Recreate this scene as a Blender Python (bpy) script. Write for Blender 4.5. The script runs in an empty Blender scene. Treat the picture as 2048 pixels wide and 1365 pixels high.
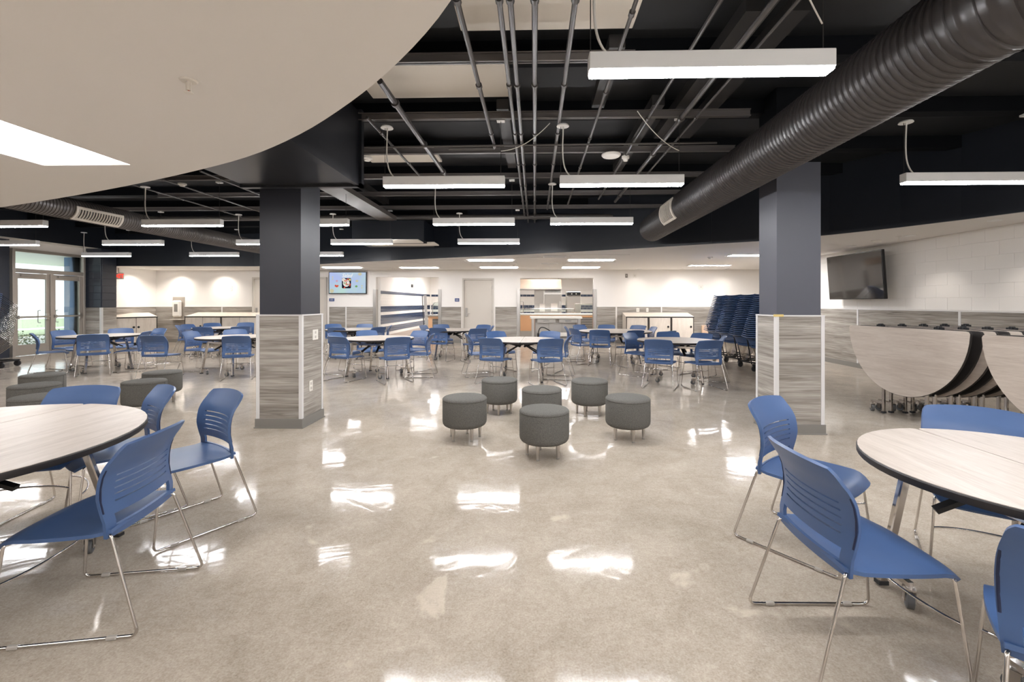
import bpy, bmesh, math, random
from mathutils import Vector, Matrix
random.seed(7)
PI = math.pi
S = bpy.context.scene
COL = S.collection

# ------------------------------------------------------------------ camera
FPX, CX, HY, HC, YAW = 900.0, 1046.0, 606.0, 1.34, math.radians(1.5)
cd = bpy.data.cameras.new('camera'); cam = bpy.data.objects.new('camera', cd); COL.objects.link(cam)
cd.sensor_width = 36.0; cd.lens = FPX/2048*36.0
cd.shift_x = (1024-CX)/2048.0
cd.shift_y = (HY-682.5)/2048.0
cam.location = (0, 0, HC); cam.rotation_euler = (PI/2, 0, YAW)
cd.clip_start = 0.05
S.camera = cam
# ------------------------------------------------------------------ world and exposure
w = bpy.data.worlds.new('world'); S.world = w; w.use_nodes = True
bg = w.node_tree.nodes['Background']
bg.inputs[0].default_value = (0.86, 0.93, 1.0, 1); bg.inputs[1].default_value = 1.0
S.view_settings.view_transform = 'Standard'; S.view_settings.look = 'None'
S.view_settings.gamma = 1.0; S.view_settings.use_curve_mapping = False
S.view_settings.exposure = 1.8
S.cycles.use_denoising = True
S.cycles.sample_clamp_indirect = 6.0
S.cycles.max_bounces = 8; S.cycles.diffuse_bounces = 5; S.cycles.glossy_bounces = 4
S.cycles.transparent_max_bounces = 8
FIX = 34.0      # radiance of the pendant lenses
TROF = 6.0      # radiance of the recessed troffers
SERV = 6.2     # radiance of the servery strip lights
KITCH = 30.0    # radiance of the kitchen lights
SPOT = 14.0     # watts of a downlight

# ------------------------------------------------------------------ camera helpers: a pixel of the photograph -> a point of the room
_c, _s = math.cos(YAW), math.sin(YAW)
def at_z(px, py, Z):
    z = FPX*(HC-Z)/(py-HY); xc = (px-CX)*z/FPX
    return (xc*_c-z*_s, xc*_s+z*_c)

# ------------------------------------------------------------------ materials
def lin(c):
    return tuple((v/255/12.92 if v/255 <= .04045 else ((v/255+.055)/1.055)**2.4) for v in c)
M = {}
def mat(name, rgb, rough=.5, metal=0.0, spec=.5, emit=None, alpha=None):
    m = bpy.data.materials.new(name); m.use_nodes = True
    b = m.node_tree.nodes['Principled BSDF']
    b.inputs['Base Color'].default_value = (*lin(rgb), 1)
    b.inputs['Roughness'].default_value = rough; b.inputs['Metallic'].default_value = metal
    b.inputs['Specular IOR Level'].default_value = spec
    if emit:
        b.inputs['Emission Color'].default_value = (*lin(emit[0]), 1); b.inputs['Emission Strength'].default_value = emit[1]
    M[name] = m
    return m
def nodes(m): return m.node_tree.nodes, m.node_tree.links, m.node_tree.nodes['Principled BSDF']
def noise_mix(name, c1, c2, scale=(1, 1, 1), nscale=5, detail=6, rough=.5, spec=.5, bump=0, pos=(.35, .65), dist=0, metal=0, rnd=False, coord='Object'):
    m = mat(name, c1, rough, metal, spec); n, l, b = nodes(m)
    tc = n.new('ShaderNodeTexCoord'); mp = n.new('ShaderNodeMapping'); mp.inputs['Scale'].default_value = scale
    l.new(tc.outputs[coord], mp.inputs[0])
    if rnd:
        oi = n.new('ShaderNodeObjectInfo'); mul = n.new('ShaderNodeVectorMath'); mul.operation = 'SCALE'
        cb = n.new('ShaderNodeCombineXYZ')
        for i in range(3): l.new(oi.outputs['Random'], cb.inputs[i])
        l.new(cb.outputs[0], mul.inputs[0]); mul.inputs['Scale'].default_value = 37.0
        l.new(mul.outputs[0], mp.inputs['Location'])
    nz = n.new('ShaderNodeTexNoise'); nz.inputs['Scale'].default_value = nscale; nz.inputs['Detail'].default_value = detail
    nz.inputs['Distortion'].default_value = dist
    l.new(mp.outputs[0], nz.inputs['Vector'])
    cr = n.new('ShaderNodeValToRGB'); e = cr.color_ramp.elements
    e[0].position, e[1].position = pos; e[0].color = (*lin(c1), 1); e[1].color = (*lin(c2), 1)
    l.new(nz.outputs[0], cr.inputs[0]); l.new(cr.outputs[0], b.inputs['Base Color'])
    if bump:
        bp = n.new('ShaderNodeBump'); bp.inputs['Strength'].default_value = bump; bp.inputs['Distance'].default_value = .01
        l.new(nz.outputs[0], bp.inputs['Height']); l.new(bp.outputs[0], b.inputs['Normal'])
    return m

mat('wall_white', (236, 232, 227), .7, spec=.2)
mat('cmu_white', (234, 230, 224), .55, spec=.3)
mat('cmu_dark', (48, 53, 64), .35, spec=.5)
mat('soffit_white', (233, 230, 226), .8, spec=.1)
mat('deck_black', (9, 11, 15), .7, spec=.15)
mat('joist_black', (46, 44, 43), .5, spec=.4)
mat('beam_black', (96, 91, 88), .45, spec=.45)  # black steel, greyed in colour for the lit floor it reflects
mat('pipe_black', (72, 68, 65), .35, spec=.5)  # glossy black pipes, colour lifted to carry the floor's reflection
mat('fascia_black', (24, 28, 36), .38, spec=.5)
mat('column_lit', (78, 80, 90), .42, spec=.5)  # pillar paint, lightened in colour for the light on the right pillar
mat('column_shaded', (50, 52, 60), .42, spec=.5)  # same pillar paint, darkened in colour for the shaded left pillar
mat('duct_black', (58, 54, 53), .34, spec=.6)
mat('duct_grey', (96, 91, 88), .34, spec=.6)
mat('duct_dark', (30, 31, 35), .3, spec=.6)
mat('panel_cream', (226, 219, 208), .85, spec=.1)
mat('trim_alu', (214, 212, 210), .4, spec=.5)
mat('base_grey', (126, 122, 116), .6)
mat('lamp_white', (244, 244, 242), .5)
mat('lens', (255, 250, 243), .5, emit=((252, 252, 255), FIX))
mat('troffer_lens', (255, 250, 243), .5, emit=((252, 252, 255), TROF))
mat('servery_lens', (255, 250, 243), .5, emit=((252, 252, 255), SERV))
mat('soft_lens', (255, 250, 243), .5, emit=((252, 252, 255), .34))
mat('corner_lens', (255, 250, 243), .5, emit=((252, 252, 255), SERV*3.8))
mat('kitchen_lens', (255, 250, 243), .5, emit=((252, 252, 255), KITCH))
mat('down_lens', (255, 250, 243), .5, emit=((255, 246, 232), 6.0))
mat('cord_white', (225, 222, 215), .5)
mat('wire_dark', (70, 68, 66), .4, .6)
mat('chrome', (205, 200, 195), .12, 1.0)
mat('chrome_brush', (196, 190, 184), .28, 1.0)
mat('steel', (190, 186, 180), .3, 1.0)
mat('steel_warm_reflection', (216, 196, 176), .3, .85)  # stainless steel tinted to carry a peach reflection on the hood
mat('steel_dull', (176, 172, 166), .42, .9)
mat('rubber', (38, 38, 40), .6)
mat('wheel_grey', (92, 92, 92), .5)
mat('black', (20, 20, 22), .5)
mat('black_gloss', (14, 14, 16), .25)
mat('door_paint', (204, 197, 187), .5)
mat('frame_paint', (196, 190, 181), .5)
mat('alu_frame', (176, 168, 158), .38, .45)
mat('plate_white', (228, 224, 216), .5)
mat('plate_blue', (62, 82, 132), .5)
mat('tape', (214, 190, 120), .6)
mat('screen_off', (44, 41, 38), .06, spec=.9)
mat('orange_wood', (232, 182, 138), .5)
mat('ladder_orange', (196, 84, 52), .5)
mat('tile_blue', (50, 62, 84), .15, spec=.6)
mat('tile_white', (230, 225, 217), .2, spec=.5)
mat('tile_grey', (168, 154, 142), .35)
mat('exit_red', (220, 50, 40), .5, emit=((255, 60, 45), .5))
mat('post_blue', (112, 142, 180), .5)
mat('cardboard', (206, 176, 150), .7)
mat('clear_plastic', (168, 162, 154), .15, spec=.6)
mat('snow_white', (240, 240, 238), .8)
mat('lid_orange', (230, 160, 110), .6)
mat('brass', (176, 140, 80), .3, 1.0)

# plastic of the chairs
noise_mix('chair_blue', (62, 87, 128), (68, 94, 136), nscale=3, rough=.4, spec=.5)
mat('chair_groove', (18, 30, 62), .5)
# polished concrete
def mk_floor():
    m = mat('concrete', (170, 158, 144), .12, spec=.11); n, l, b = nodes(m)
    tc = n.new('ShaderNodeTexCoord')
    def nz(sc, det, dist=0, rgh=.55):
        x = n.new('ShaderNodeTexNoise'); x.inputs['Scale'].default_value = sc; x.inputs['Detail'].default_value = det
        x.inputs['Distortion'].default_value = dist; x.inputs['Roughness'].default_value = rgh
        l.new(tc.outputs['Object'], x.inputs['Vector']); return x
    def ramp(src, p0, c0, p1, c1):
        r = n.new('ShaderNodeValToRGB'); e = r.color_ramp.elements
        e[0].position = p0; e[1].position = p1; e[0].color = (*lin(c0), 1); e[1].color = (*lin(c1), 1)
        l.new(src, r.inputs[0]); return r
    def mix(a, bb, fac, mode='MIX'):
        x = n.new('ShaderNodeMix'); x.data_type = 'RGBA'; x.blend_type = mode
        if isinstance(fac, float): x.inputs[0].default_value = fac
        else: l.new(fac, x.inputs[0])
        l.new(a, x.inputs[6]); l.new(bb, x.inputs[7]); return x.outputs[2]
    big = ramp(nz(.9, 8, 1.8, .62).outputs[0], .32, (136, 122, 106), .68, (196, 185, 170))
    mid = ramp(nz(5, 8, .8, .65).outputs[0], .3, (128, 115, 101), .7, (204, 193, 179))
    col = mix(big.outputs[0], mid.outputs[0], .45)
    fine = ramp(nz(120, 4, 0, .7).outputs[0], .32, (116, 103, 90), .66, (196, 186, 172))
    col = mix(col, fine.outputs[0], .42)
    agg = ramp(nz(38, 5, .3, .75).outputs[0], .38, (132, 117, 102), .62, (192, 181, 166))
    col = mix(col, agg.outputs[0], .2)
    speck = ramp(nz(75, 2).outputs[0], .24, (0, 0, 0), .33, (255, 255, 255))
    dens = ramp(nz(1.1, 3).outputs[0], .52, (0, 0, 0), .66, (255, 255, 255))
    dk = n.new('ShaderNodeRGB'); dk.outputs[0].default_value = (*lin((92, 74, 60)), 1)
    inv = n.new('ShaderNodeInvert'); l.new(speck.outputs[0], inv.inputs['Color'])
    mm = n.new('ShaderNodeMath'); mm.operation = 'MULTIPLY'; l.new(inv.outputs[0], mm.inputs[0]); l.new(dens.outputs[0], mm.inputs[1])
    col = mix(col, dk.outputs[0], mm.outputs[0])
    patch = ramp(nz(1.5, 5, 1.2).outputs[0], .65, (0, 0, 0), .70, (255, 255, 255))
    lt = n.new('ShaderNodeRGB'); lt.outputs[0].default_value = (*lin((206, 194, 177)), 1)
    pm = n.new('ShaderNodeMath'); pm.operation = 'MULTIPLY'; l.new(patch.outputs[0], pm.inputs[0]); pm.inputs[1].default_value = .5
    col = mix(col, lt.outputs[0], pm.outputs[0])
    l.new(col, b.inputs['Base Color'])
    rr = n.new('ShaderNodeMapRange'); rr.inputs['To Min'].default_value = .05; rr.inputs['To Max'].default_value = .13
    l.new(nz(3, 5, 1).outputs[0], rr.inputs['Value']); l.new(rr.outputs[0], b.inputs['Roughness'])
    bp = n.new('ShaderNodeBump'); bp.inputs['Strength'].default_value = .45; bp.inputs['Distance'].default_value = .006
    l.new(nz(2.6, 3, .8).outputs[0], bp.inputs['Height']); l.new(bp.outputs[0], b.inputs['Normal'])
mk_floor()
# grey wood laminate with horizontal bands; local coordinates of each panel: x/y along, z up
def mk_wood(name, cols, sx, sz, rough, rnd=True, axis='h', fine=.35):
    m = mat(name, cols[1], rough, spec=.18); n, l, b = nodes(m)
    tc = n.new('ShaderNodeTexCoord'); sep = n.new('ShaderNodeSeparateXYZ'); l.new(tc.outputs['Object'], sep.inputs[0])
    cb = n.new('ShaderNodeCombineXYZ')
    if axis == 'h':
        ad = n.new('ShaderNodeMath'); ad.operation = 'ADD'; l.new(sep.outputs[0], ad.inputs[0]); l.new(sep.outputs[1], ad.inputs[1])
        a, c = ad.outputs[0], sep.outputs[2]
    elif axis == 'v':
        ad = n.new('ShaderNodeMath'); ad.operation = 'ADD'; l.new(sep.outputs[0], ad.inputs[0]); l.new(sep.outputs[1], ad.inputs[1])
        a, c = sep.outputs[2], ad.outputs[0]
    else:
        a, c = sep.outputs[1], sep.outputs[0]
    def mul(v, k):
        x = n.new('ShaderNodeMath'); x.operation = 'MULTIPLY'; l.new(v, x.inputs[0]); x.inputs[1].default_value = k; return x.outputs[0]
    l.new(mul(a, sx), cb.inputs[0]); l.new(mul(c, sz), cb.inputs[1])
    if rnd:
        oi = n.new('ShaderNodeObjectInfo'); l.new(mul(oi.outputs['Random'], 53.0), cb.inputs[2])
    n1 = n.new('ShaderNodeTexNoise'); n1.inputs['Scale'].default_value = 1.0; n1.inputs['Detail'].default_value = 9; n1.inputs['Distortion'].default_value = .7; n1.inputs['Roughness'].default_value = .6
    l.new(cb.outputs[0], n1.inputs['Vector'])
    r1 = n.new('ShaderNodeValToRGB'); e = r1.color_ramp.elements
    e[0].position = .28; e[1].position = .74; e[0].color = (*lin(cols[0]), 1); e[1].color = (*lin(cols[2]), 1)
    k = e.new(.5); k.color = (*lin(cols[1]), 1)
    l.new(n1.outputs[0], r1.inputs[0])
    sc = n.new('ShaderNodeVectorMath'); sc.operation = 'MULTIPLY'; sc.inputs[1].default_value = (2.6, 5.5, 1); l.new(cb.outputs[0], sc.inputs[0])
    n2 = n.new('ShaderNodeTexNoise'); n2.inputs['Scale'].default_value = 1.3; n2.inputs['Detail'].default_value = 6; n2.inputs['Distortion'].default_value = 1.5
    l.new(sc.outputs[0], n2.inputs['Vector'])
    r2 = n.new('ShaderNodeValToRGB'); e = r2.color_ramp.elements
    e[0].position = .35; e[1].position = .65; e[0].color = (*lin(cols[0]), 1); e[1].color = (*lin(cols[2]), 1)
    l.new(n2.outputs[0], r2.inputs[0])
    mx = n.new('ShaderNodeMix'); mx.data_type = 'RGBA'; mx.inputs[0].default_value = fine
    l.new(r1.outputs[0], mx.inputs[6]); l.new(r2.outputs[0], mx.inputs[7]); l.new(mx.outputs[2], b.inputs['Base Color'])
mk_wood('wood_grey', ((98, 91, 83), (147, 140, 131), (204, 198, 190)), .42, 6.0, .42)
mk_wood('wood_top', ((164, 152, 140), (184, 173, 162), (198, 188, 178)), 2.2, 16.0, .38, axis='top')
mk_wood('wood_fold', ((176, 162, 150), (194, 182, 170), (208, 198, 187)), 1.6, 14.0, .4, axis='h')
mk_wood('wood_cab', ((198, 186, 172), (212, 202, 189), (222, 213, 202)), 2.0, 14.0, .45, axis='v')
noise_mix('felt_grey', (78, 77, 73), (118, 115, 110), nscale=240, detail=3, rough=.95, spec=.1, bump=.4, pos=(.3, .7))
noise_mix('lawn', (138, 150, 116), (170, 178, 140), nscale=20, rough=.9)
noise_mix('leaf', (112, 132, 98), (170, 176, 146), nscale=30, rough=.7)
noise_mix('paver', (206, 202, 196), (224, 220, 214), nscale=4, rough=.8)
noise_mix('deck_panel', (14, 16, 19), (20, 22, 25), nscale=3, rough=.6)
mat('cork_black', (30, 28, 27), .6)
mk = mat('edge_black', (40, 36, 34), .5)
def mk_glass():
    m = bpy.data.materials.new('glass_thin'); m.use_nodes = True; n, l = m.node_tree.nodes, m.node_tree.links
    n.clear(); o = n.new('ShaderNodeOutputMaterial'); t = n.new('ShaderNodeBsdfTransparent'); g = n.new('ShaderNodeBsdfGlossy')
    t.inputs[0].default_value = (.93, .97, .96, 1); g.inputs['Roughness'].default_value = .02
    f = n.new('ShaderNodeFresnel'); f.inputs[0].default_value = 1.45
    mx = n.new('ShaderNodeMixShader'); l.new(f.outputs[0], mx.inputs[0]); l.new(t.outputs[0], mx.inputs[1]); l.new(g.outputs[0], mx.inputs[2]); l.new(mx.outputs[0], o.inputs[0])
    M['glass'] = m
mk_glass()
def emit_mat(name, rgb, k=1.0):
    k *= .25
    m = bpy.data.materials.new(name); m.use_nodes = True; n, l = m.node_tree.nodes, m.node_tree.links
    n.clear(); o = n.new('ShaderNodeOutputMaterial'); e = n.new('ShaderNodeEmission')
    e.inputs[0].default_value = (*lin(rgb), 1); e.inputs[1].default_value = k; l.new(e.outputs[0], o.inputs[0]); M[name] = m
    return m

# ------------------------------------------------------------------ mesh builder
class MB:
    def __init__(self): self.v = []; self.f = []; self.mi = []; self.cur = 0
    def _add(self, vs, fs):
        o = len(self.v); self.v += [tuple(p) for p in vs]
        for f in fs: self.f.append([i+o for i in f]); self.mi.append(self.cur)
        return self
    def box(self, x0, x1, y0, y1, z0, z1, b=0.0, mtx=None):
        if x0 > x1: x0, x1 = x1, x0
        if y0 > y1: y0, y1 = y1, y0
        if z0 > z1: z0, z1 = z1, z0
        if b <= 0:
            vs = [(x0, y0, z0), (x1, y0, z0), (x1, y1, z0), (x0, y1, z0), (x0, y0, z1), (x1, y0, z1), (x1, y1, z1), (x0, y1, z1)]
            fs = [(0, 3, 2, 1), (4, 5, 6, 7), (0, 1, 5, 4), (1, 2, 6, 5), (2, 3, 7, 6), (3, 0, 4, 7)]
        else:
            b = min(b, (x1-x0)*.49, (y1-y0)*.49, (z1-z0)*.49)
            vs = []; idx = {}
            for sx in (0, 1):
                for sy in (0, 1):
                    for sz in (0, 1):
                        X, Y, Z = (x0, x1)[sx], (y0, y1)[sy], (z0, z1)[sz]
                        dx, dy, dz = (b, -b)[sx], (b, -b)[sy], (b, -b)[sz]
                        idx[sx, sy, sz, 0] = len(vs); vs.append((X, Y+dy, Z+dz))
                        idx[sx, sy, sz, 1] = len(vs); vs.append((X+dx, Y, Z+dz))
                        idx[sx, sy, sz, 2] = len(vs); vs.append((X+dx, Y+dy, Z))
            g = lambda *k: idx[k]
            fs = []
            for s in (0, 1):
                q = [g(s, 0, 0, 0), g(s, 1, 0, 0), g(s, 1, 1, 0), g(s, 0, 1, 0)]; fs.append(q if s else q[::-1])
                q = [g(0, s, 0, 1), g(0, s, 1, 1), g(1, s, 1, 1), g(1, s, 0, 1)]; fs.append(q if s else q[::-1])
                q = [g(0, 0, s, 2), g(1, 0, s, 2), g(1, 1, s, 2), g(0, 1, s, 2)]; fs.append(q if s else q[::-1])
            for a in (0, 1):
                for c in (0, 1):
                    q = [g(a, c, 0, 0), g(a, c, 0, 1), g(a, c, 1, 1), g(a, c, 1, 0)]; fs.append(q if (a ^ c) else q[::-1])
                    q = [g(a, 0, c, 0), g(a, 1, c, 0), g(a, 1, c, 2), g(a, 0, c, 2)]; fs.append(q if (a ^ c) == 0 else q[::-1]) if False else fs.append(q if (a == c) == False else q[::-1])
                    q = [g(0, a, c, 1), g(1, a, c, 1), g(1, a, c, 2), g(0, a, c, 2)]; fs.append(q if a == c else q[::-1])
            for sx in (0, 1):
                for sy in (0, 1):
                    for sz in (0, 1):
                        q = [g(sx, sy, sz, 0), g(sx, sy, sz, 1), g(sx, sy, sz, 2)]; fs.append(q if (sx+sy+sz) % 2 else q[::-1])
        if mtx is not None: vs = [mtx @ Vector(p) for p in vs]
        return self._add(vs, fs)
    def bar(self, p0, p1, wd, ht, up=(0, 0, 1), b=0.0):
        p0, p1 = Vector(p0), Vector(p1); d = p1-p0; L = d.length; d.normalize()
        up = Vector(up)
        if abs(d.dot(up)) > .99: up = Vector((0, 1, 0))
        s = d.cross(up).normalized(); u = s.cross(d)
        m = Matrix(((s.x, d.x, u.x, p0.x), (s.y, d.y, u.y, p0.y), (s.z, d.z, u.z, p0.z), (0, 0, 0, 1)))
        return self.box(-wd/2, wd/2, 0, L, -ht/2, ht/2, b, m)
    def tube(self, path, r, n=8, caps=True, closed=False):
        P = [Vector(p) for p in path]; k = len(P); rs = r if isinstance(r, (list, tuple)) else [r]*k
        T = []
        for i in range(k):
            a = P[(i-1) % k] if (closed or i) else P[0]; c = P[(i+1) % k] if (closed or i < k-1) else P[-1]
            T.append((c-a).normalized())
        ref = Vector((0, 0, 1)) if abs(T[0].z) < .9 else Vector((1, 0, 0))
        u = T[0].cross(ref).normalized(); vs = []
        for i in range(k):
            u = (u-T[i]*u.dot(T[i])).normalized(); q = T[i].cross(u)
            for j in range(n):
                a = 2*PI*j/n; vs.append(P[i]+(u*math.cos(a)+q*math.sin(a))*rs[i])
        fs = []
        for i in range(k if closed else k-1):
            for j in range(n):
                a, b2 = i*n+j, i*n+(j+1) % n; c, d = ((i+1) % k)*n+(j+1) % n, ((i+1) % k)*n+j
                fs.append((a, b2, c, d))
        if caps and not closed: fs.append(tuple(range(n))[::-1]); fs.append(tuple(range((k-1)*n, k*n)))
        return self._add(vs, fs)
    def cyl(self, p0, p1, r0, r1=None, n=16): return self.tube([p0, p1], [r0, r0 if r1 is None else r1], n)
    def lathe(self, prof, o=(0, 0, 0), n=24, axis='z'):
        vs = []; k = len(prof)
        for (r, h) in prof:
            for j in range(n):
                a = 2*PI*j/n
                p = (r*math.cos(a), r*math.sin(a), h)
                if axis == 'x': p = (h, r*math.cos(a), r*math.sin(a))
                if axis == 'y': p = (r*math.sin(a), h, r*math.cos(a))
                vs.append((p[0]+o[0], p[1]+o[1], p[2]+o[2]))
        fs = []
        for i in range(k-1):
            for j in range(n): fs.append((i*n+j, i*n+(j+1) % n, (i+1)*n+(j+1) % n, (i+1)*n+j))
        fs.append(tuple(range(n))[::-1]); fs.append(tuple(range((k-1)*n, k*n)))
        return self._add(vs, fs)
    def prism(self, poly, z0, z1, mtx=None):
        n = len(poly)
        vs = [(x, y, z0) for x, y in poly]+[(x, y, z1) for x, y in poly]
        fs = [tuple(range(n))[::-1], tuple(range(n, 2*n))]+[(i, (i+1) % n, n+(i+1) % n, n+i) for i in range(n)]
        if mtx is not None: vs = [mtx @ Vector(p) for p in vs]
        return self._add(vs, fs)
    def quad(self, *p): return self._add(p, [tuple(range(len(p)))])
    def mesh(self, name, mats, smooth=None):
        me = bpy.data.meshes.new(name); me.from_pydata([tuple(p) for p in self.v], [], self.f)
        for m in (mats if isinstance(mats, (list, tuple)) else [mats]): me.materials.append(M[m])
        if any(self.mi): me.polygons.foreach_set('material_index', self.mi)
        bm = bmesh.new(); bm.from_mesh(me); bmesh.ops.recalc_face_normals(bm, faces=bm.faces); bm.to_mesh(me); bm.free()
        if smooth:
            me.polygons.foreach_set('use_smooth', [True]*len(me.polygons)); me.set_sharp_from_angle(angle=math.radians(smooth))
        return me
    def build(self, name, mats, parent=None, smooth=None, loc=None, rz=0):
        return link(name, self.mesh(name, mats, smooth), parent, loc, rz)
def link(name, me, parent=None, loc=None, rz=0):
    o = bpy.data.objects.new(name, me); COL.objects.link(o); o.parent = parent
    if loc: o.location = loc
    if rz: o.rotation_euler = (0, 0, rz)
    return o
def tag(o, label, cat, group=None, kind=None):
    o['label'] = label; o['category'] = cat
    if group: o['group'] = group
    if kind: o['kind'] = kind
    return o
def thing(name, label, cat, loc=(0, 0, 0), rz=0, group=None):
    o = bpy.data.objects.new(name, None); COL.objects.link(o); o.location = loc; o.rotation_euler = (0, 0, rz); o.empty_display_size = .1
    return tag(o, label, cat, group)
def struct(o, label=None):
    o['kind'] = 'structure'
    if label: o['label'] = label
    return o
def copy_tree(o, parent=None):
    c = o.copy(); COL.objects.link(c); c.parent = parent
    for ch in list(o.children): copy_tree(ch, c)
    return c
def box(name, m, dims, parent=None, b=0.0, loc=None, rz=0): return MB().box(*dims, b=b).build(name, m, parent, None, loc, rz)
def arc(c, r, a0, a1, n): return [(c[0]+r*math.cos(math.radians(a0+(a1-a0)*i/n)), c[1]+r*math.sin(math.radians(a0+(a1-a0)*i/n))) for i in range(n+1)]
def fillet(path, r, n=5):
    P = [Vector(p) for p in path]; out = [P[0]]
    for i in range(1, len(P)-1):
        a = (P[i-1]-P[i]); b = (P[i+1]-P[i]); rr = min(r, a.length*.45, b.length*.45)
        p, q = P[i]+a.normalized()*rr, P[i]+b.normalized()*rr
        for k in range(n+1):
            t = k/n; out.append(p*(1-t)**2+P[i]*2*t*(1-t)+q*t*t)
    out.append(P[-1]); return out
def bez(p0, p1, p2, p3, n=14):
    p = [Vector(x) for x in (p0, p1, p2, p3)]
    return [p[0]*(1-t)**3+p[1]*3*t*(1-t)**2+p[2]*3*t*t*(1-t)+p[3]*t**3 for t in [i/n for i in range(n+1)]]

# ================================================================== THE ROOM
CEIL, DECK, WX, RX, BY, NY = 2.44, 3.55, -12.9, 6.65, 15.0, -4.5
struct(box('floor', 'concrete', (WX-.4, 8.4, NY, 23.5, -.15, 0)), 'polished mottled beige concrete floor')
struct(box('ceiling', 'deck_panel', (WX-.4, 8.4, NY, 15.2, DECK, DECK+.1)), 'black painted open ceiling deck')
# back wall with openings
wb = MB(); T = .16
cuts = [(-9.51, -6.98, 0, 0, None), (-5.34, -3.22, 0, 2.2, 1), (-2.42, -1.36, 0, 2.16, 1), (-.49, 1.95, 0, 2.17, 1)]
xs = [WX-.3]
for a, b2, z0, z1, k in cuts[1:]:
    wb.box(xs[-1], a, BY, BY+T, 0, DECK); wb.box(a, b2, BY, BY+T, z1, DECK); xs.append(b2)
wb.box(xs[-1], 2.72, BY, BY+T, 0, DECK); wb.box(2.72, 8.4, BY+.06, BY+T+.06, 0, DECK)
wall_back = struct(wb.build('wall_back', 'wall_white'), 'white back wall above grey wood wainscot')
WH = 1.2
def wainscot(parent, x0, x1, y, step, joints=None, facing='y', z0=.1, z1=WH, zt=True):
    """panels along x (facing -y) or along y (facing -x / +x) as parts of the wall"""
    n = max(1, round((x1-x0)/step)); e = [x0+(x1-x0)*i/n for i in range(n+1)] if joints is None else [x0]+joints+[x1]
    for i in range(len(e)-1):
        L = e[i+1]-e[i]-.012
        if facing == 'y': box('wainscot_panel', 'wood_grey', (0, L, -.018, 0, 0, z1-z0), parent, loc=(e[i]+.006, y, z0))
        elif facing == '-x': box('wainscot_panel', 'wood_grey', (-.018, 0, 0, L, 0, z1-z0), parent, loc=(y, e[i]+.006, z0))
        else: box('wainscot_panel', 'wood_grey', (0, .018, 0, L, 0, z1-z0), parent, loc=(y, e[i]+.006, z0))
        if i:
            if facing == 'y': box('panel_trim', 'trim_alu', (e[i]-.02, e[i]+.02, y-.025, y, z0, z1), parent)
            elif facing == '-x': box('panel_trim', 'trim_alu', (y-.025, y, e[i]-.02, e[i]+.02, z0, z1), parent)
            else: box('panel_trim', 'trim_alu', (y, y+.025, e[i]-.02, e[i]+.02, z0, z1), parent)
    if facing == 'y': box('top_trim', 'trim_alu', (x0, x1, y-.024, y, z1, z1+.012), parent)
    elif facing == '-x': box('top_trim', 'trim_alu', (y-.024, y, x0, x1, z1, z1+.012), parent)
    else: box('top_trim', 'trim_alu', (y, y+.024, x0, x1, z1, z1+.012), parent)
wainscot(wall_back, WX, -9.56, BY, 2.4, [-10.6])
wainscot(wall_back, -6.93, -5.42, BY, 2.4, [-6.35])
wainscot(wall_back, -3.14, -2.46, BY, 2.4)
wainscot(wall_back, -1.32, -.6, BY, 2.4)
wainscot(wall_back, 2.05, 2.68, BY, 2.4)
wainscot(wall_back, 2.74, 8.2, BY+.06, 2.4, [4.2, 6.0])
bbm = MB()
for a, b2 in ((WX, -9.56), (-6.93, -5.42), (-3.14, -2.46), (-1.32, -.6), (2.05, 2.72)): bbm.box(a, b2, BY-.022, BY, 0, .1)
bbm.box(2.72, 8.2, BY+.038, BY+.06, 0, .1)
struct(bbm.build('baseboard_back', 'base_grey'))
# right wall: painted block above the wainscot, each block a part
wr = MB(); wr.box(RX+.02, RX+.2, NY, 12.6, 0, DECK); wr.box(RX+.02, 8.4, 12.6, 12.75, 0, DECK); wr.box(8.2, 8.4, 12.75, 15.2, 0, DECK)
wall_right = struct(wr.build('wall_right', 'cmu_white'), 'white painted block wall above wood wainscot')
BL, BH = .4064, .2032
blk = MB().box(-.004, 0, .001, BL-.001, .001, BH-.001, b=.0025).mesh('block', 'cmu_white')
for r in range(6):
    z = WH+.02+r*BH
    if z+BH > CEIL+.12: break
    y = 4.2-(BL/2 if r % 2 else 0)
    while y < 12.6-BL*.9:
        link('block', blk, wall_right, (RX+.02, y, z)); y += BL
wainscot(wall_right, 2.6, 12.6, RX, 2.2, [4.9, 7.2, 9.42, 11.6], '-x')
struct(box('baseboard_right', 'base_grey', (RX-.024, RX, NY, 12.6, 0, .1)))
# left wall: dark block piers either side of the glass doors, white in the niche
wl = MB(); wl.box(WX-.25, WX, NY, 7.4, 0, DECK); wl.box(WX-.25, WX, 10.72, 12.55, 2.69, DECK); wl.box(WX-.25, WX, 12.55, 15.2, 0, DECK)
wall_left = struct(wl.build('wall_left', 'wall_white'), 'left wall with the glass entrance')
wl2 = struct(box('wall_left', 'cmu_dark', (WX-.25, WX, 7.4, 10.72, 0, DECK)), 'dark block wall left of the glass doors')
wainscot(wall_left, 13.1, 14.98, WX, 2.4, None, '+x')
dblk = MB().box(0, .02, .004, BL-.004, .004, BH-.004, b=.004).mesh('block', 'cmu_dark')
for r in range(15):
    y = 8.3+(BL/2 if r % 2 else 0)
    while y < 10.72-BL*.6:
        if y+BL > 10.72: break
        link('block', dblk, wl2, (WX, y, r*BH)); y += BL
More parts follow.
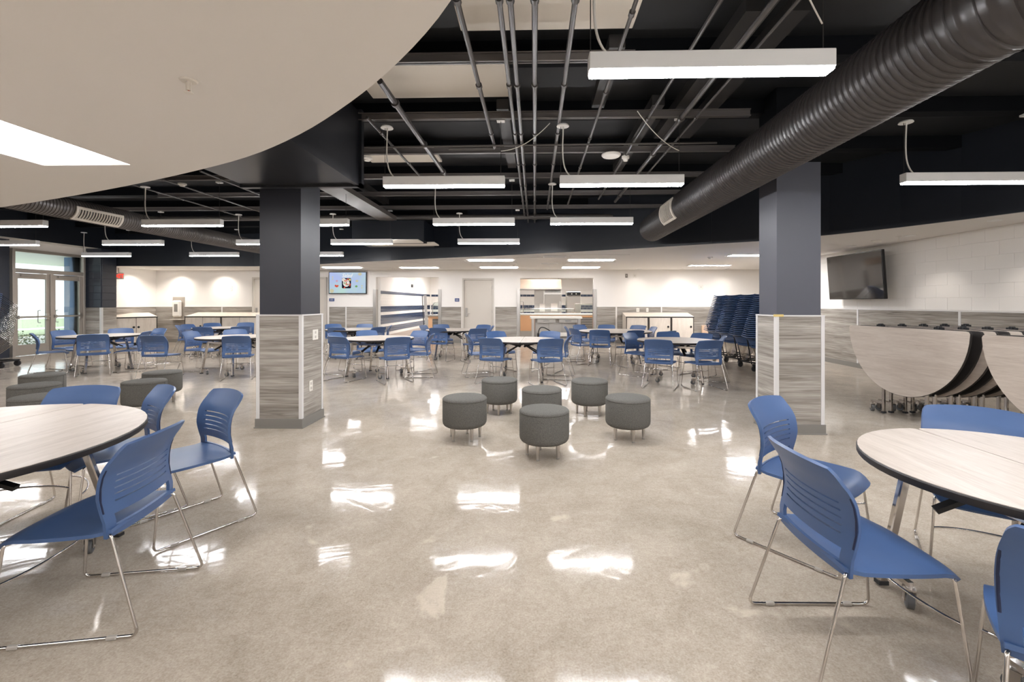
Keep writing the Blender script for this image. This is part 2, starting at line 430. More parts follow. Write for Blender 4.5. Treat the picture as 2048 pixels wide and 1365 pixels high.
# pier beside the doors
PX = -12.44
pier = struct(box('pillar', 'cmu_dark', (WX-.02, PX, 12.6, 13.06, 0, DECK)), 'dark block pier right of the glass doors')
fbl = MB().box(.003, .225, -.014, 0, .004, BH-.004, b=.004).mesh('block', 'cmu_dark')
fbl2 = MB().box(.003, .45, -.014, 0, .004, BH-.004, b=.004).mesh('block', 'cmu_dark')
sbl = MB().box(0, .014, .004, .452, .004, BH-.004, b=.004).mesh('block', 'cmu_dark')
for r in range(8):
    z = WH+.02+r*BH
    if r % 2: link('block', fbl2, pier, (WX, 12.6, z))
    else: link('block', fbl, pier, (WX, 12.6, z)); link('block', fbl, pier, (WX+.23, 12.6, z))
    link('block', sbl, pier, (PX, 12.604, z))
box('wainscot_panel', 'wood_grey', (0, .42, -.018, 0, 0, WH-.1), pier, loc=(WX+.01, 12.6, .1))
box('wainscot_panel', 'wood_grey', (0, .018, 0, .42, 0, WH-.1), pier, loc=(PX, 12.63, .1))
box('corner_trim', 'trim_alu', (PX-.03, PX+.024, 12.574, 12.63, .1, WH), pier)
box('baseboard', 'base_grey', (WX, PX+.02, 12.578, 13.06, 0, .1), pier)
# wall behind the camera
struct(box('wall_front', 'wall_white', (WX-.4, 8.4, NY-.15, NY, 0, DECK)), 'white wall behind the viewer')

# ---- lowered ceilings
far_curve = [(WX, 13.1), (-8.4, 13.3), (-7.3, 13.15), (-5.915, 12.54), (-3.7, 11.55), (-2.06, 10.9), (-.57, 10.33), (.9, 9.68), (2.3, 9.02), (3.3, 8.48), (4.05, 8.1), (4.78, 7.4), (5.32, 6.68), (5.66, 6.1), (5.92, 5.55), (6.15, 4.9), (6.32, 4.2), (6.44, 3.3), (6.5, 2.2)]
poly = far_curve+[(RX+.15, 2.2), (RX+.15, 12.6), (8.3, 12.6), (8.3, 15.1), (WX, 15.1)]
struct(MB().prism(poly, CEIL, CEIL+.05).build('ceiling_soffit', 'soffit_white'), 'low white ceiling along the servery and right wall')
fm = MB()
for i in range(len(far_curve)-1):
    (xa, ya), (xb, yb) = far_curve[i], far_curve[i+1]
    d = Vector((xb-xa, yb-ya, 0)).normalized(); nrm = Vector((d.y, -d.x, 0))*.04
    fm.prism([(xa, ya), (xb, yb), (xb+nrm.x, yb+nrm.y), (xa+nrm.x, ya+nrm.y)], CEIL-.004, DECK)
struct(fm.build('trim_1', 'fascia_black', smooth=35), 'black curved fascia above the low white ceiling')
# ceiling tiles of the low ceiling
tl = MB().box(.004, 1.322, .004, .602, -.008, 0, b=.003).mesh('ceiling_tile', 'soffit_white')
soffit = bpy.data.objects['ceiling_soffit']
trof = [(-1.73, 11.35), (.84, 11.4), (-1.7, 13.72), (.81, 13.78), (-4.19, 13.75), (-6.55, 13.6)]
for i in range(-4, 2):
    for j in range(8):
        x0, y0 = -.48+1.33*i, 10.3+.605*j
        def inside(x, y):
            for k in range(len(far_curve)-1):
                (xa, ya), (xb, yb) = far_curve[k], far_curve[k+1]
                if xa <= x <= xb: return y > ya+(yb-ya)*(x-xa)/(xb-xa)+.15
            return False
        if not (inside(x0, y0) and inside(x0+1.33, y0)) or y0+.6 > 15: continue
        if any(tx-1.2 < x0 < tx+1.15 and ty-.55 < y0 < ty+.25 for tx, ty in trof): continue
        link('ceiling_tile', tl, soffit, (x0, y0, CEIL))
# curved white soffit overhead at left
nc = [(-12.9, 6.6), (-10.5, 6.2), (-8.2, 5.68), (-6.158, 5.024), (-5.0, 4.6), (-3.9, 4.16), (-2.96, 3.74), (-2.175, 3.34), (-1.537, 2.9), (-1.013, 2.443), (-.615, 2.03), (-.299, 1.62), (-.05, 1.15), (.12, .6), (.22, -.1), (.25, -1.0), (.25, NY)]
sm = []
for i in range(len(nc)-1):                                     # Catmull-Rom for an even curve
    p = [Vector((*nc[max(0, min(len(nc)-1, i+k))], 0)) for k in (-1, 0, 1, 2)]
    for t in (0, .25, .5, .75):
        q = .5*((2*p[1])+(p[2]-p[0])*t+(2*p[0]-5*p[1]+4*p[2]-p[3])*t*t+(3*p[1]-p[0]-3*p[2]+p[3])*t**3); sm.append((q.x, q.y))
sm.append(nc[-1])
holes = [(-3.93, -3.22, 2.28, 3.5)]
# the soffit is built as strips so that the troffer opening stays open
bm = bmesh.new(); vv = [bm.verts.new((x, y, CEIL)) for x, y in sm+[(WX, NY)]]; bm.faces.new(vv)
hx0, hx1, hy0, hy1 = holes[0]
for axis, val in (((1, 0, 0), hx0), ((1, 0, 0), hx1), ((0, 1, 0), hy0), ((0, 1, 0), hy1)):
    co = tuple(v*val for v in axis)
    bmesh.ops.bisect_plane(bm, geom=bm.verts[:]+bm.edges[:]+bm.faces[:], plane_co=co, plane_no=axis)
for f in [f for f in bm.faces if hx0 < f.calc_center_median().x < hx1 and hy0 < f.calc_center_median().y < hy1]: bm.faces.remove(f)
ret = bmesh.ops.extrude_face_region(bm, geom=bm.faces[:])
for v in [g for g in ret['geom'] if isinstance(g, bmesh.types.BMVert)]: v.co.z += .05
bmesh.ops.recalc_face_normals(bm, faces=bm.faces)
me = bpy.data.meshes.new('ceiling_soffit'); bm.to_mesh(me); bm.free(); me.materials.append(M['soffit_white'])
struct(link('ceiling_soffit', me), 'low white ceiling with a curved edge overhead at left')
fm = MB()
for i in range(len(sm)-1):
    (xa, ya), (xb, yb) = sm[i], sm[i+1]
    d = Vector((xb-xa, yb-ya, 0)).normalized(); nrm = Vector((-d.y, d.x, 0))*.03
    fm.prism([(xa, ya), (xb, yb), (xb-nrm.x, yb-nrm.y), (xa-nrm.x, ya-nrm.y)], CEIL+.001, DECK)
struct(fm.build('trim_2', 'fascia_black', smooth=35), 'black upstand of the curved white soffit')
# strip over the glass doors
struct(box('trim_3', 'soffit_white', (WX, PX, 6.7, 13.06, 2.9, 2.94)), 'white strip ceiling over the glass doors')
struct(box('trim_4', 'fascia_black', (PX-.03, PX+.01, 6.7, 13.06, 2.895, DECK)), 'black fascia above the glass doors')

# ---- pillars
def pillar(x0, x1, y0, y1, label, cols):
    p = struct(box('pillar', cols, (x0+.025, x1-.025, y0+.025, y1-.025, 0, 2.78)), label)
    box('unlit_shaft', 'deck_black', (x0+.025, x1-.025, y0+.025, y1-.025, 2.78, DECK), p)  # black colour stands in for the unlit shaft above the duct
    z0, z1 = .1, 1.2; t = .035
    for nm, d, lc in (('wainscot_panel', (0, x1-x0-2*t-.002, 0, .02, 0, z1-z0), (x0+t+.001, y0+.006, z0)), ('wainscot_panel', (0, x1-x0-2*t-.002, -.02, 0, 0, z1-z0), (x0+t+.001, y1-.006, z0)),
                      ('wainscot_panel', (0, .02, 0, y1-y0-2*t-.002, 0, z1-z0), (x0+.006, y0+t+.001, z0)), ('wainscot_panel', (-.02, 0, 0, y1-y0-2*t-.002, 0, z1-z0), (x1-.006, y0+t+.001, z0))):
        box(nm, 'wood_grey', d, p, loc=lc)
    for sx in (0, 1):
        for sy in (0, 1):
            X, Y = (x0, x1-t)[sx], (y0, y1-t)[sy]
            m = MB(); m.box(X, X+t, Y, Y+t, z0, z1)
            m.build('corner_trim', 'trim_alu', p)
    m = MB(); q = .018
    m.box(x0-.002, x1+.002, y0-.002, y0+q, z1, z1+.014); m.box(x0-.002, x1+.002, y1-q, y1+.002, z1, z1+.014)
    m.box(x0-.002, x0+q, y0+q, y1-q, z1, z1+.014); m.box(x1-q, x1+.002, y0+q, y1-q, z1, z1+.014)
    m.build('top_trim', 'trim_alu', p)
    m = MB(); m.box(x0-.008, x1+.008, y0-.008, y1+.008, 0, .1); m.box(x0-.016, x1+.016, y0-.016, y1+.016, 0, .012)
    m.build('baseboard', 'base_grey', p)
    return p
p1 = pillar(-2.98, -2.482, 4.735, 5.215, 'left square pillar, dark paint toned for shade over grey wood wainscot', 'column_shaded')
p2 = pillar(2.452, 2.945, 4.65, 5.06, 'right square pillar, dark paint toned as lit over grey wood wainscot', 'column_lit')
def outlet(parent, pos, nrm, wd=.07, ht=.115, n=2):
    m = MB(); u = Vector((0, 1, 0)) if abs(nrm[0]) else Vector((1, 0, 0)); N = Vector(nrm); P = Vector(pos)
    m.bar(P-u*wd/2+N*.004, P+u*wd/2+N*.004, .008, ht) if abs(nrm[1]) else m.bar(P-u*wd/2+N*.004, P+u*wd/2+N*.004, .008, ht)
    o = m.build('outlet_plate', 'plate_white', parent)
    for k in range(n):
        z = -ht*.22+k*ht*.44
        MB().bar(P-u*.014+N*.009+Vector((0, 0, z)), P+u*.014+N*.009+Vector((0, 0, z)), .004, .028).build('socket', 'frame_paint', o)
outlet(p1, (-2.482+.014-.02, 5.03, .98), (1, 0, 0), .12, .115); outlet(p1, (-2.482+.014-.02, 4.93, .42), (1, 0, 0))
box('tape_strip', 'tape', (2.43, 2.53, 4.643, 4.65, 1.198, 1.222), p2)

# ---- ceiling steel, pipes, panels, boxes
def beam(y, x0, x1, z=3.15, hgt=.07, wd=.05, lab=''):
    o = MB().box(x0, x1, y-wd/2, y+wd/2, z, z+.008)
    o.box(x0, x1, y-.006, y+.006, z, z+hgt); o.box(x0, x1, y-wd/2, y+wd/2, z+hgt-.008, z+hgt)
    struct(o.build('ceiling_beam', 'beam_black'), lab)
for k, (y, x0, x1) in enumerate([(2.3, -.6, 2.1), (3.4, -1.4, .75), (4.45, -2.3, 2.1), (5.47, -2.6, 2.4), (6.55, -5.7, 2.6), (7.6, -6.5, 2.8), (8.7, -9.2, 3.1), (9.8, -9.2, 2.1)]):
    beam(y, x0, x1, 3.16, lab='black ceiling strut, number %d from the front' % (k+1))
for k, (x, y0, y1) in enumerate([(.62, 3.4, 4.45), (1.35, 1.2, 2.4), (1.45, 3.0, 5.3), (1.75, 3.0, 5.3), (-.32, 4.45, 6.4), (1.2, 4.4, 6.6), (-2.9, 6.6, 8.7)]):
    struct(box('ceiling_beam', 'joist_black', (x-.06, x+.06, y0, y1, 3.26, 3.36)), 'black flat joist running away overhead, %d' % (k+1))
# deck ribs
for k in range(12):
    y = .4+k*1.15
    struct(box('ceiling_beam', 'deck_black', (-12.4, 6.6, y-.07, y+.07, DECK-.16, DECK)), 'black deck joist crossing the open ceiling')
def pipe(x, y0, y1, z=3.13, r=.016, extra=None, lab=''):
    path = [(x, y0, z), (x, y1, z)]
    if extra: path += extra
    m = MB(); m.tube(fillet(path, .05), r, 8)
    y = y0+.4
    root = m.build('ceiling_pipe', 'pipe_black', smooth=40)
    tag(root, lab, 'pipe', 'pipes under the open ceiling')
    cm = MB().cyl((0, -.02, 0), (0, .02, 0), r*1.45, n=10).mesh('coupling', 'pipe_black', 40)
    while y < y1:
        link('coupling', cm, root, (x, y, z)); y += 1.05
    return root
PIPES = [(-.46, 1.2, 5.2, .018, [(-1.0, 5.2, 3.13)], 'black conduit bending left at its far end'), (-.21, 1.2, 9.6, .017, None, 'left conduit of the close pair overhead'), (-.145, 1.2, 10, .018, None, 'right conduit of the close pair overhead'),
         (.0, 1.2, 10, .019, None, 'black conduit running straight away overhead'), (.24, 1.2, 8.6, .018, None, 'black conduit right of the straight one'),
         (.6, 2.4, 8.3, .014, None, 'thin black conduit behind the nearest pendant light'), (1.1, 1.9, 7.8, .014, None, 'thin black conduit left of the big duct'),
         (1.42, 1.9, 8.0, .024, None, 'thicker sprinkler pipe left of the big duct'), (1.56, 1.9, 7.0, .012, None, 'thinnest conduit beside the big duct'),
         (-1.25, 3.6, 6.6, .026, None, 'thick sprinkler pipe past the curved soffit'), (-1.62, 4.3, 6.4, .014, None, 'thin conduit left of the thick sprinkler pipe'), (-3.35, 6.2, 11, .014, None, 'conduit above the left pillar'),
         (-3.0, 6.4, 9.5, .014, None, 'second conduit behind the left pillar'), (-4.55, 6.0, 9.5, .013, None, 'conduit left of the left pillar'), (-5.4, 6.0, 9.5, .013, None, 'second conduit left of the left pillar'), (-6.1, 6.2, 9.2, .012, None, 'leftmost thin conduit near the left duct')]
for x, y0, y1, r, ex, lb in PIPES: pipe(x, y0, y1, 3.13, r, ex, lb)
m = MB(); m.cyl((-8.6, 9.35, 3.13), (2.5, 9.35, 3.13), .05, n=14)
o = tag(m.build('ceiling_pipe', 'pipe_black', smooth=40), 'large sprinkler main crossing the room under the ceiling', 'pipe')
MB().lathe([(.065, -.05), (.065, .05)], (.0, 9.35, 3.13), 14, 'x').build('coupling', 'pipe_black', o, smooth=40)
m = MB(); m.cyl((-3, 5.05, 3.1), (2.0, 5.0, 3.1), .012, n=8); tag(m.build('ceiling_pipe', 'pipe_black', smooth=40), 'thin cross conduit near the ceiling canopies', 'pipe')
PN = [((-.55, .72, 2.3, 3.335), 'white acoustic panel nearest overhead between the conduits'), ((-1.6, -.22, 3.75, 4.41), 'white acoustic panel behind the curved soffit edge'), ((-2.35, -1.33, 5.9, 6.43), 'small far white acoustic panel above the front pendants')]
for (a, b2, c, d), lb in PN: tag(box('acoustic_panel', 'panel_cream', (a, b2, c, d, 3.36, 3.4), b=.006), lb, 'ceiling panel')
# box duct in front of the left pillar
t = thing('box_duct', 'black rectangular duct hanging in front of the left pillar', 'duct', (-2.3, 3.0, 2.51))
MB().prism([(-.62, .86), (-.3, .6), (.1, .32), (.545, -.02), (.545, 1.47), (-.62, 1.47)], .012, .74).build('body', 'duct_dark', t)
m = MB(); m.box(-.66, .575, 1.44, 1.5, -.012, .022); m.box(.53, .575, 1.44, 1.5, -.012, .76); m.build('flange', 'duct_dark', t)
MB().box(.5, .548, .06, 1.44, .0, .03).build('edge_angle', 'duct_dark', t)
t = thing('box_duct', 'black duct with pale open bottom behind the second lamp row', 'duct', (-2.6, 9.5, 2.6))
MB().box(-1.3, .25, .0, 1.0, .05, .5, b=.004).build('body', 'fascia_black', t)
MB().box(-1.25, .25, -.5, -.05, .0, .02).build('grille_panel', 'panel_cream', t); MB().box(-1.05, .45, .08, .55, .02, .045).build('grille_panel', 'panel_cream', t)
m = MB(); m.box(-1.3, .3, -.04, .04, .0, .05); m.build('flange', 'black', t)
tag(box('cable_tray', 'beam_black', (-3.1, -2.75, 5.3, 8.9, 2.98, 3.06)), 'pale flat cable tray running behind the left pillar', 'tray')

# round ducts
def spiral(path, R, pitch, label, regs, n=28, caps=True):
    P = [Vector(p) for p in path]; rings = []
    d = 0; out = []; L = [0]
    for i in range(1, len(P)): L.append(L[-1]+(P[i]-P[i-1]).length)
    tot = L[-1]; k = int(tot/pitch); m = MB(); pts = []; rs = []
    def pt(s):
        for i in range(1, len(P)):
            if s <= L[i] or i == len(P)-1: return P[i-1].lerp(P[i], (s-L[i-1])/(L[i]-L[i-1]))
    for i in range(k):
        s = i*pitch
        for a, rr in ((0, R), (.62, R), (.72, R+.009), (.9, R+.009)):
            q = s+a*pitch
            if q < tot: pts.append(pt(q)); rs.append(rr)
    m.tube(pts, rs, n)
    t = thing('round_duct', label, 'duct', tuple(P[-1]))
    o = m.build('duct_shell', regs or 'duct_black', t, smooth=60); o.location = -P[-1]
    return t
el = [(2.85+.7*math.cos(a), 2.2-.0+.7*math.sin(a)-.0) for a in [PI+i*(PI/2)/12 for i in range(13)]]
path = [(2.19, 8.5, 2.725), (2.17, 5, 2.725), (2.15, 2.2, 2.725)]+[(2.85-.7*math.cos(a), 2.2-.7*math.sin(a), 2.725) for a in [(i+1)*(PI/2)/12 for i in range(12)]]+[(4.6, 1.5, 2.725)]
big = spiral(path[::-1], .229, .05, 'large black spiral duct crossing overhead towards the right pillar', None)
bl = Vector(big.location)
def register(parent, c, ang, Lx, Wd, R, label=None, slats=9):
    """curved grille plate on a duct that runs along y"""
    c = Vector(c)-Vector(parent.location); m = MB(); n = 8; half = Wd/R/2
    def ring(y0, y1, a0, a1, r0, r1):
        vs = []; fs = []
        for i in range(n+1):
            a = a0+(a1-a0)*i/n
            for (yy, rr) in ((y0, r0), (y1, r0), (y0, r1), (y1, r1)): vs.append((c.x+rr*math.cos(a), c.y+yy, c.z+rr*math.sin(a)))
        for i in range(n):
            k = i*4; fs += [(k, k+1, k+5, k+4), (k+2, k+6, k+7, k+3), (k, k+4, k+6, k+2), (k+1, k+3, k+7, k+5)]
        fs += [(0, 2, 3, 1), (4*n, 4*n+1, 4*n+3, 4*n+2)]
        m._add(vs, fs)
    a0, a1 = ang-half, ang+half; r0, r1 = R+.006, R+.025; e = .035
    ring(-Lx/2, -Lx/2+e, a0, a1, r0, r1); ring(Lx/2-e, Lx/2, a0, a1, r0, r1)
    ring(-Lx/2+e, Lx/2-e, a0, a0+e/R, r0, r1); ring(-Lx/2+e, Lx/2-e, a1-e/R, a1, r0, r1)
    o = m.build('register', 'panel_cream', parent, smooth=40); o['label'] = 'pale air register on the duct'
    m = MB()
    for k in range(slats):
        y = -Lx/2+e+(Lx-2*e)*(k+.5)/slats; ring(y-.008, y+.004, a0+e/R, a1-e/R, r0, r1-.006)
    m.build('slat', 'panel_cream', o, smooth=40)
register(big, (2.18, 6.75, 2.725), math.radians(190), .6, .3, .229)
ld = spiral([(-6.83, 4.2, 2.72), (-6.83, 12.0, 2.72)], .15, .045, 'slim black spiral duct at left under the open ceiling', 'duct_grey', 20)
register(ld, (-6.83, 6.75, 2.72), math.radians(-28), .75, .2, .15, slats=16)
# ---- pendant lights
def make_pendant():
    root = thing('pendant_light', '', 'light')
    m = MB(); m.box(-.61, .61, -.042, .042, .016, .105, b=.003); m.build('housing', 'lamp_white', root)
    MB().box(-.605, .605, -.038, .038, .002, .0165, b=.003).build('lens', 'lens', root)
    m = MB(); m.lathe([(.0, .62), (.055, .615), (.062, .605), (.062, .6)], (-.58, 0, 0), 20); m.build('canopy', 'lamp_white', root, smooth=40)
    m = MB(); m.tube(bez((-.575, 0, .6), (-.585, 0, .35), (-.6, 0, .18), (-.5, 0, .1)), .007, 8); m.build('power_cord', 'cord_white', root, smooth=60)
    MB().cyl((-.6, 0, .1), (-.6, 0, .61), .0028, n=5).build('hanger_wire', 'wire_dark', root); MB().cyl((.57, 0, .1), (.57, 0, .66), .0028, n=5).build('hanger_wire', 'wire_dark', root)
    m = MB(); m.box(.53, .61, -.03, .03, .655, .675); m.build('ceiling_clip', 'lamp_white', root)
    return root
pend = make_pendant()
rows = [(2.31, [.885, 3.4], 'first'), (4.5, [-.91, .86, 4.21], 'second'), (6.7, [-8.1, -5.35, -3.41, -.91, .84], 'third'), (8.86, [-10.68, -8.09, -5.35, -3.44, -.91], 'fourth'), (11.03, [-10.76, -8.0, -5.36, ], 'fifth')]
names = {(2.31, .885): 'nearest large pendant bar light, in front of the ceiling conduits', (4.5, -.91): 'lit pendant bar light left of centre, second row from front', (4.5, .86): 'lit pendant bar light right of centre beside the big duct',
         (4.5, 4.21): 'lit pendant bar light right of the right pillar', (6.7, -8.1): 'lit pendant bar at the left frame edge under the soffit, upper one', (6.7, -5.35): 'lit pendant bar with a corded canopy left of the left pillar, highest there',
         (6.7, -3.41): 'pendant bar half hidden behind the left pillar, upper one', (6.7, -.91): 'third-row pendant bar in front of the kitchen door axis, left of pair', (6.7, .84): 'third-row pendant bar next to the end of the big duct',
         (8.86, -10.68): 'lit pendant bar above the glass doors at the left edge, lower one', (8.86, -8.09): 'lit pendant bar below the slim left duct', (8.86, -5.35): 'pendant bar end showing left of the left pillar',
         (8.86, -3.44): 'fourth-row pendant bar right of the left pillar above the menu screen', (8.86, -.91): 'fourth-row pendant bar above the beige kitchen door', (11.03, -10.76): 'far pendant bar beside the dark block pier',
         (11.03, -8.0): 'far pendant bar above the soap dispenser wall', (11.03, -5.36): 'farthest pendant bar half hidden by the left pillar'}
first = True
for y, xs_, nm in rows:
    for x in xs_:
        if (y, x) not in names: continue
        o = pend if first else copy_tree(pend)
        first = False
        o.location = (x, y, 2.5); o['label'] = names[(y, x)]; o['group'] = 'pendant bar lights'
for k, (x, y) in enumerate([(3.4, 2.31), (1.6, -4.0), (1.6, .1), (3.6, .1), (5.6, .1), (1.6, -2.1), (3.6, -2.1), (5.6, -2.1)]):  # unseen pendants added to light the near part of the room
    o = copy_tree(pend); o.location = (x, y, 2.5); o['group'] = 'pendant bar lights'
    o['label'] = 'added pendant bar light outside the frame on the right, %s' % ('beside the nearest one', 'farthest behind the viewer', 'behind the viewer, first', 'behind the viewer, second', 'behind the viewer, third', 'last row, first', 'last row, second', 'last row, third')[k]
# hanging cables that swing from wires
for k, (a, b2, sag, lb) in enumerate([((.15, 4.46, 3.12), (-.34, 4.5, 2.86), .12, 'loose cable swinging left of the right front pendant'), ((.95, 4.2, 3.12), (1.43, 4.5, 2.85), .1, 'loose cable hanging to the second row pendant'), ((1.0, 2.0, 3.1), (1.45, 2.31, 2.75), .02, 'loose cable above the nearest pendant')]):
    a, b2 = Vector(a), Vector(b2); md = (a+b2)/2-Vector((0, 0, sag))
    tag(MB().tube(bez(a, a.lerp(md, .7), b2.lerp(md, .7), b2), .004, 6).build('loose_cable', 'cord_white', smooth=60), lb, 'cable')

# ---- troffers and downlights
def troffer(x0, x1, y0, y1, z, label, flat=False, lens='troffer_lens'):
    t = thing('ceiling_light', label, 'light', ((x0+x1)/2, (y0+y1)/2, z), 0, 'recessed ceiling lights')
    a, b2, c, d = x0-(x0+x1)/2, x1-(x0+x1)/2, y0-(y0+y1)/2, y1-(y0+y1)/2
    if flat:
        m = MB(); e = .03
        m.box(a, b2, c, c+e, -.014, 0); m.box(a, b2, d-e, d, -.014, 0); m.box(a, a+e, c+e, d-e, -.014, 0); m.box(b2-e, b2, c+e, d-e, -.014, 0)
        m.build('frame', 'lamp_white', t); MB().box(a+e, b2-e, c+e, d-e, -.01, -.004).build('diffuser', lens, t)
    else:
        m = MB(); h = .16
        for (q, r_) in (((a, c, 0), (b2, c, 0)), ((b2, c, 0), (b2, d, 0)), ((b2, d, 0), (a, d, 0)), ((a, d, 0), (a, c, 0))):
            k = .55 if q[1] == r_[1] else .9
            p, s2 = Vector(q), Vector(r_); i0 = Vector((p.x*.75, p.y*.96, h)); i1 = Vector((s2.x*.75, s2.y*.96, h)); m.quad(p, s2, i1, i0)
        m.quad((a*.75, c*.96, h), (b2*.75, c*.96, h), (b2*.75, d*.96, h), (a*.75, d*.96, h)); m.build('tray', 'lamp_white', t)
        m = MB(); vs = []; n = 10; w2 = (b2-a)*.3
        prof = [(w2*math.cos(PI+PI*i/n), .12+.1*math.sin(PI+PI*i/n)) for i in range(n+1)]
        L = d*.84
        m.prism([(px_, pz_) for px_, pz_ in prof], -L, L, Matrix(((1, 0, 0, 0), (0, 0, 1, 0), (0, 1, 0, 0), (0, 0, 0, 1))))
        m.build('diffuser', 'troffer_lens', t, smooth=50)
    return t
troffer(*holes[0][:2], *holes[0][2:], CEIL, 'recessed troffer glowing in the curved white soffit', False, 'soft_lens')
for k, (x, y) in enumerate([(-3.5, -1.2), (-7.0, 2.9), (-7.0, -1.2), (-1.2, -1.2)]):  # unseen soffit lights, added to brighten the floor near the viewer
    troffer(x-.33, x+.33, y-.6, y+.6, CEIL-.001, 'added flat recessed light in the soffit outside the frame, %s' % ('first', 'second', 'third', 'fourth')[k], True)
for (x, y), lb in zip(trof, ['left recessed strip light above the beige door', 'right recessed strip light above the kitchen opening', 'far left recessed light above the beige door', 'far right recessed light above the kitchen opening', 'recessed strip light above the tiled servery opening', 'recessed strip light above the menu screen']):
    troffer(x, x+1.2, y, y+.32, CEIL-.009, lb, True, 'servery_lens')
troffer(4.5, 5.7, 13.1, 13.45, CEIL-.001, 'recessed light above the stacked chairs', True, 'corner_lens'); troffer(4.45, 5.6, 10.3, 10.65, CEIL-.001, 'recessed light half hidden by the right pillar', True, 'corner_lens')
def downlight(x, y, label, cone=None, k=1.0):
    t = thing('downlight', label, 'light', (x, y, CEIL-.001), 0, 'round recessed downlights')
    m = MB(); m.lathe([(.05, -.002), (.055, -.008), (.075, -.008), (.08, 0), (.05, 0)], (0, 0, 0), 20); m.build('trim_ring', 'lamp_white', t, smooth=40)
    MB().lathe([(.0, -.001), (.05, -.001), (.05, 0)], (0, 0, 0), 20).build('bulb', 'down_lens', t)
    l = bpy.data.lights.new('spot', 'SPOT'); l.energy = SPOT*k; l.spot_size = math.radians(cone or 140); l.spot_blend = .6 if cone else 1.0; l.shadow_soft_size = .04; l.color = lin((255, 247, 238))
    o = bpy.data.objects.new('lamp', l); COL.objects.link(o); o.parent = t; o.location = (0, 0, -.02)
for y, lb in ((10.2, 'downlight nearest the wall television'), (8.85, 'downlight right of the wall television'), (7.5, 'downlight over the block wall, middle'), (6.15, 'downlight over the block wall near the frame edge'), (4.8, 'downlight over the right wall outside the frame')): downlight(6.12, y, lb, 96, .5)
for x, lb in ((-12.0, 'downlight in the niche above the soap dispenser, left'), (-10.5, 'downlight in the niche above the thermostat'), (-8.7, 'downlight behind the left pillar'), (3.35, 'downlight above the three bins'), (4.75, 'downlight left of the chair stacks'), (6.2, 'downlight above the chair stacks')): downlight(x, 14.62, lb, None, 1.7 if x < 0 else .5)
downlight(-12.5, 14.0, 'downlight in the niche nearest the left wall', None, 1.7)

# ---- small ceiling devices
def sprinkler(x, y, z, lb):
    t = thing('sprinkler', lb, 'sprinkler', (x, y, z))
    MB().lathe([(.0, -.004), (.034, -.008), (.04, -.002), (.04, 0)], n=18).build('escutcheon', 'plate_white', t, smooth=40)
    m = MB(); m.cyl((0, 0, -.05), (0, 0, 0), .009, n=10); m.cyl((-.012, 0, -.06), (-.012, 0, -.01), .003, n=6); m.cyl((.012, 0, -.06), (.012, 0, -.01), .003, n=6); m.build('head', 'plate_white', t, smooth=40)
    MB().cyl((0, 0, -.052), (0, 0, -.02), .004, n=6).build('bulb', 'exit_red' if False else 'ladder_orange', t)
    MB().lathe([(.02, -.064), (.02, -.06)], n=12).build('deflector', 'plate_white', t)
sprinkler(-1.71, 2.18, CEIL, 'white sprinkler head in the curved soffit'); sprinkler(6.0, 7.58, CEIL, 'white sprinkler head in the low ceiling right of the pillar')
def detector(x, y, z, lb, r=.06, drop=.045):
    MB_ = MB().lathe([(.0, -drop), (r*.55, -drop), (r*.7, -drop*.6), (r, -drop*.45), (r, 0), (0, 0)], n=22)
    tag(MB_.build('smoke_detector', 'plate_white', loc=(x, y, z), smooth=35), lb, 'detector')
detector(5.99, 8.06, CEIL, 'white detector in the low ceiling near the wall television', .075); detector(-2.06, 5.48, 3.13, 'white smoke detector beside the box duct'); detector(4.2, 10.9, CEIL, 'smoke detector on the low ceiling above the chair stacks', .06, .05)
detector(-5.25, 6.57, 3.12, 'flat white disc detector left of the left pillar', .055); detector(1.1, 5.49, 3.12, 'small detector beside the oval ceiling speaker', .045, .06)
tag(MB().lathe([(.0, -.03), (.1, -.028), (.115, -.012), (.115, 0), (0, 0)], n=26).build('ceiling_speaker', 'plate_white', loc=(.92, 5.45, 3.13), smooth=35), 'round white ceiling disc between the front pendants', 'access point')
detector(-.6, 13.0, CEIL-.009, 'tiny detector between the recessed strip lights', .05, .03)
def vent(x0, x1, y0, y1, lb):
    t = thing('ceiling_vent', lb, 'vent', ((x0+x1)/2, (y0+y1)/2, CEIL-.008), 0, 'ceiling vents')
    a, c = (x1-x0)/2, (y1-y0)/2
    m = MB(); m.box(-a, a, -c, -c+.03, -.012, 0); m.box(-a, a, c-.03, c, -.012, 0); m.box(-a, -a+.03, -c+.03, c-.03, -.012, 0); m.box(a-.03, a, -c+.03, c-.03, -.012, 0); m.build('frame', 'lamp_white', t)
    MB().box(-a+.03, a-.03, -c+.03, c-.03, -.004, 0).build('backing', 'base_grey', t)
    for k in range(4): y = -c+.05+k*(2*c-.1)/3; box('slat', 'lamp_white', (-a+.03, a-.03, y-.012, y+.006, -.011, -.003), t)
vent(.2, .75, 10.5, 10.8, 'ceiling vent nearest the black fascia'); vent(.15, .65, 12.3, 12.6, 'ceiling vent between the strip lights')

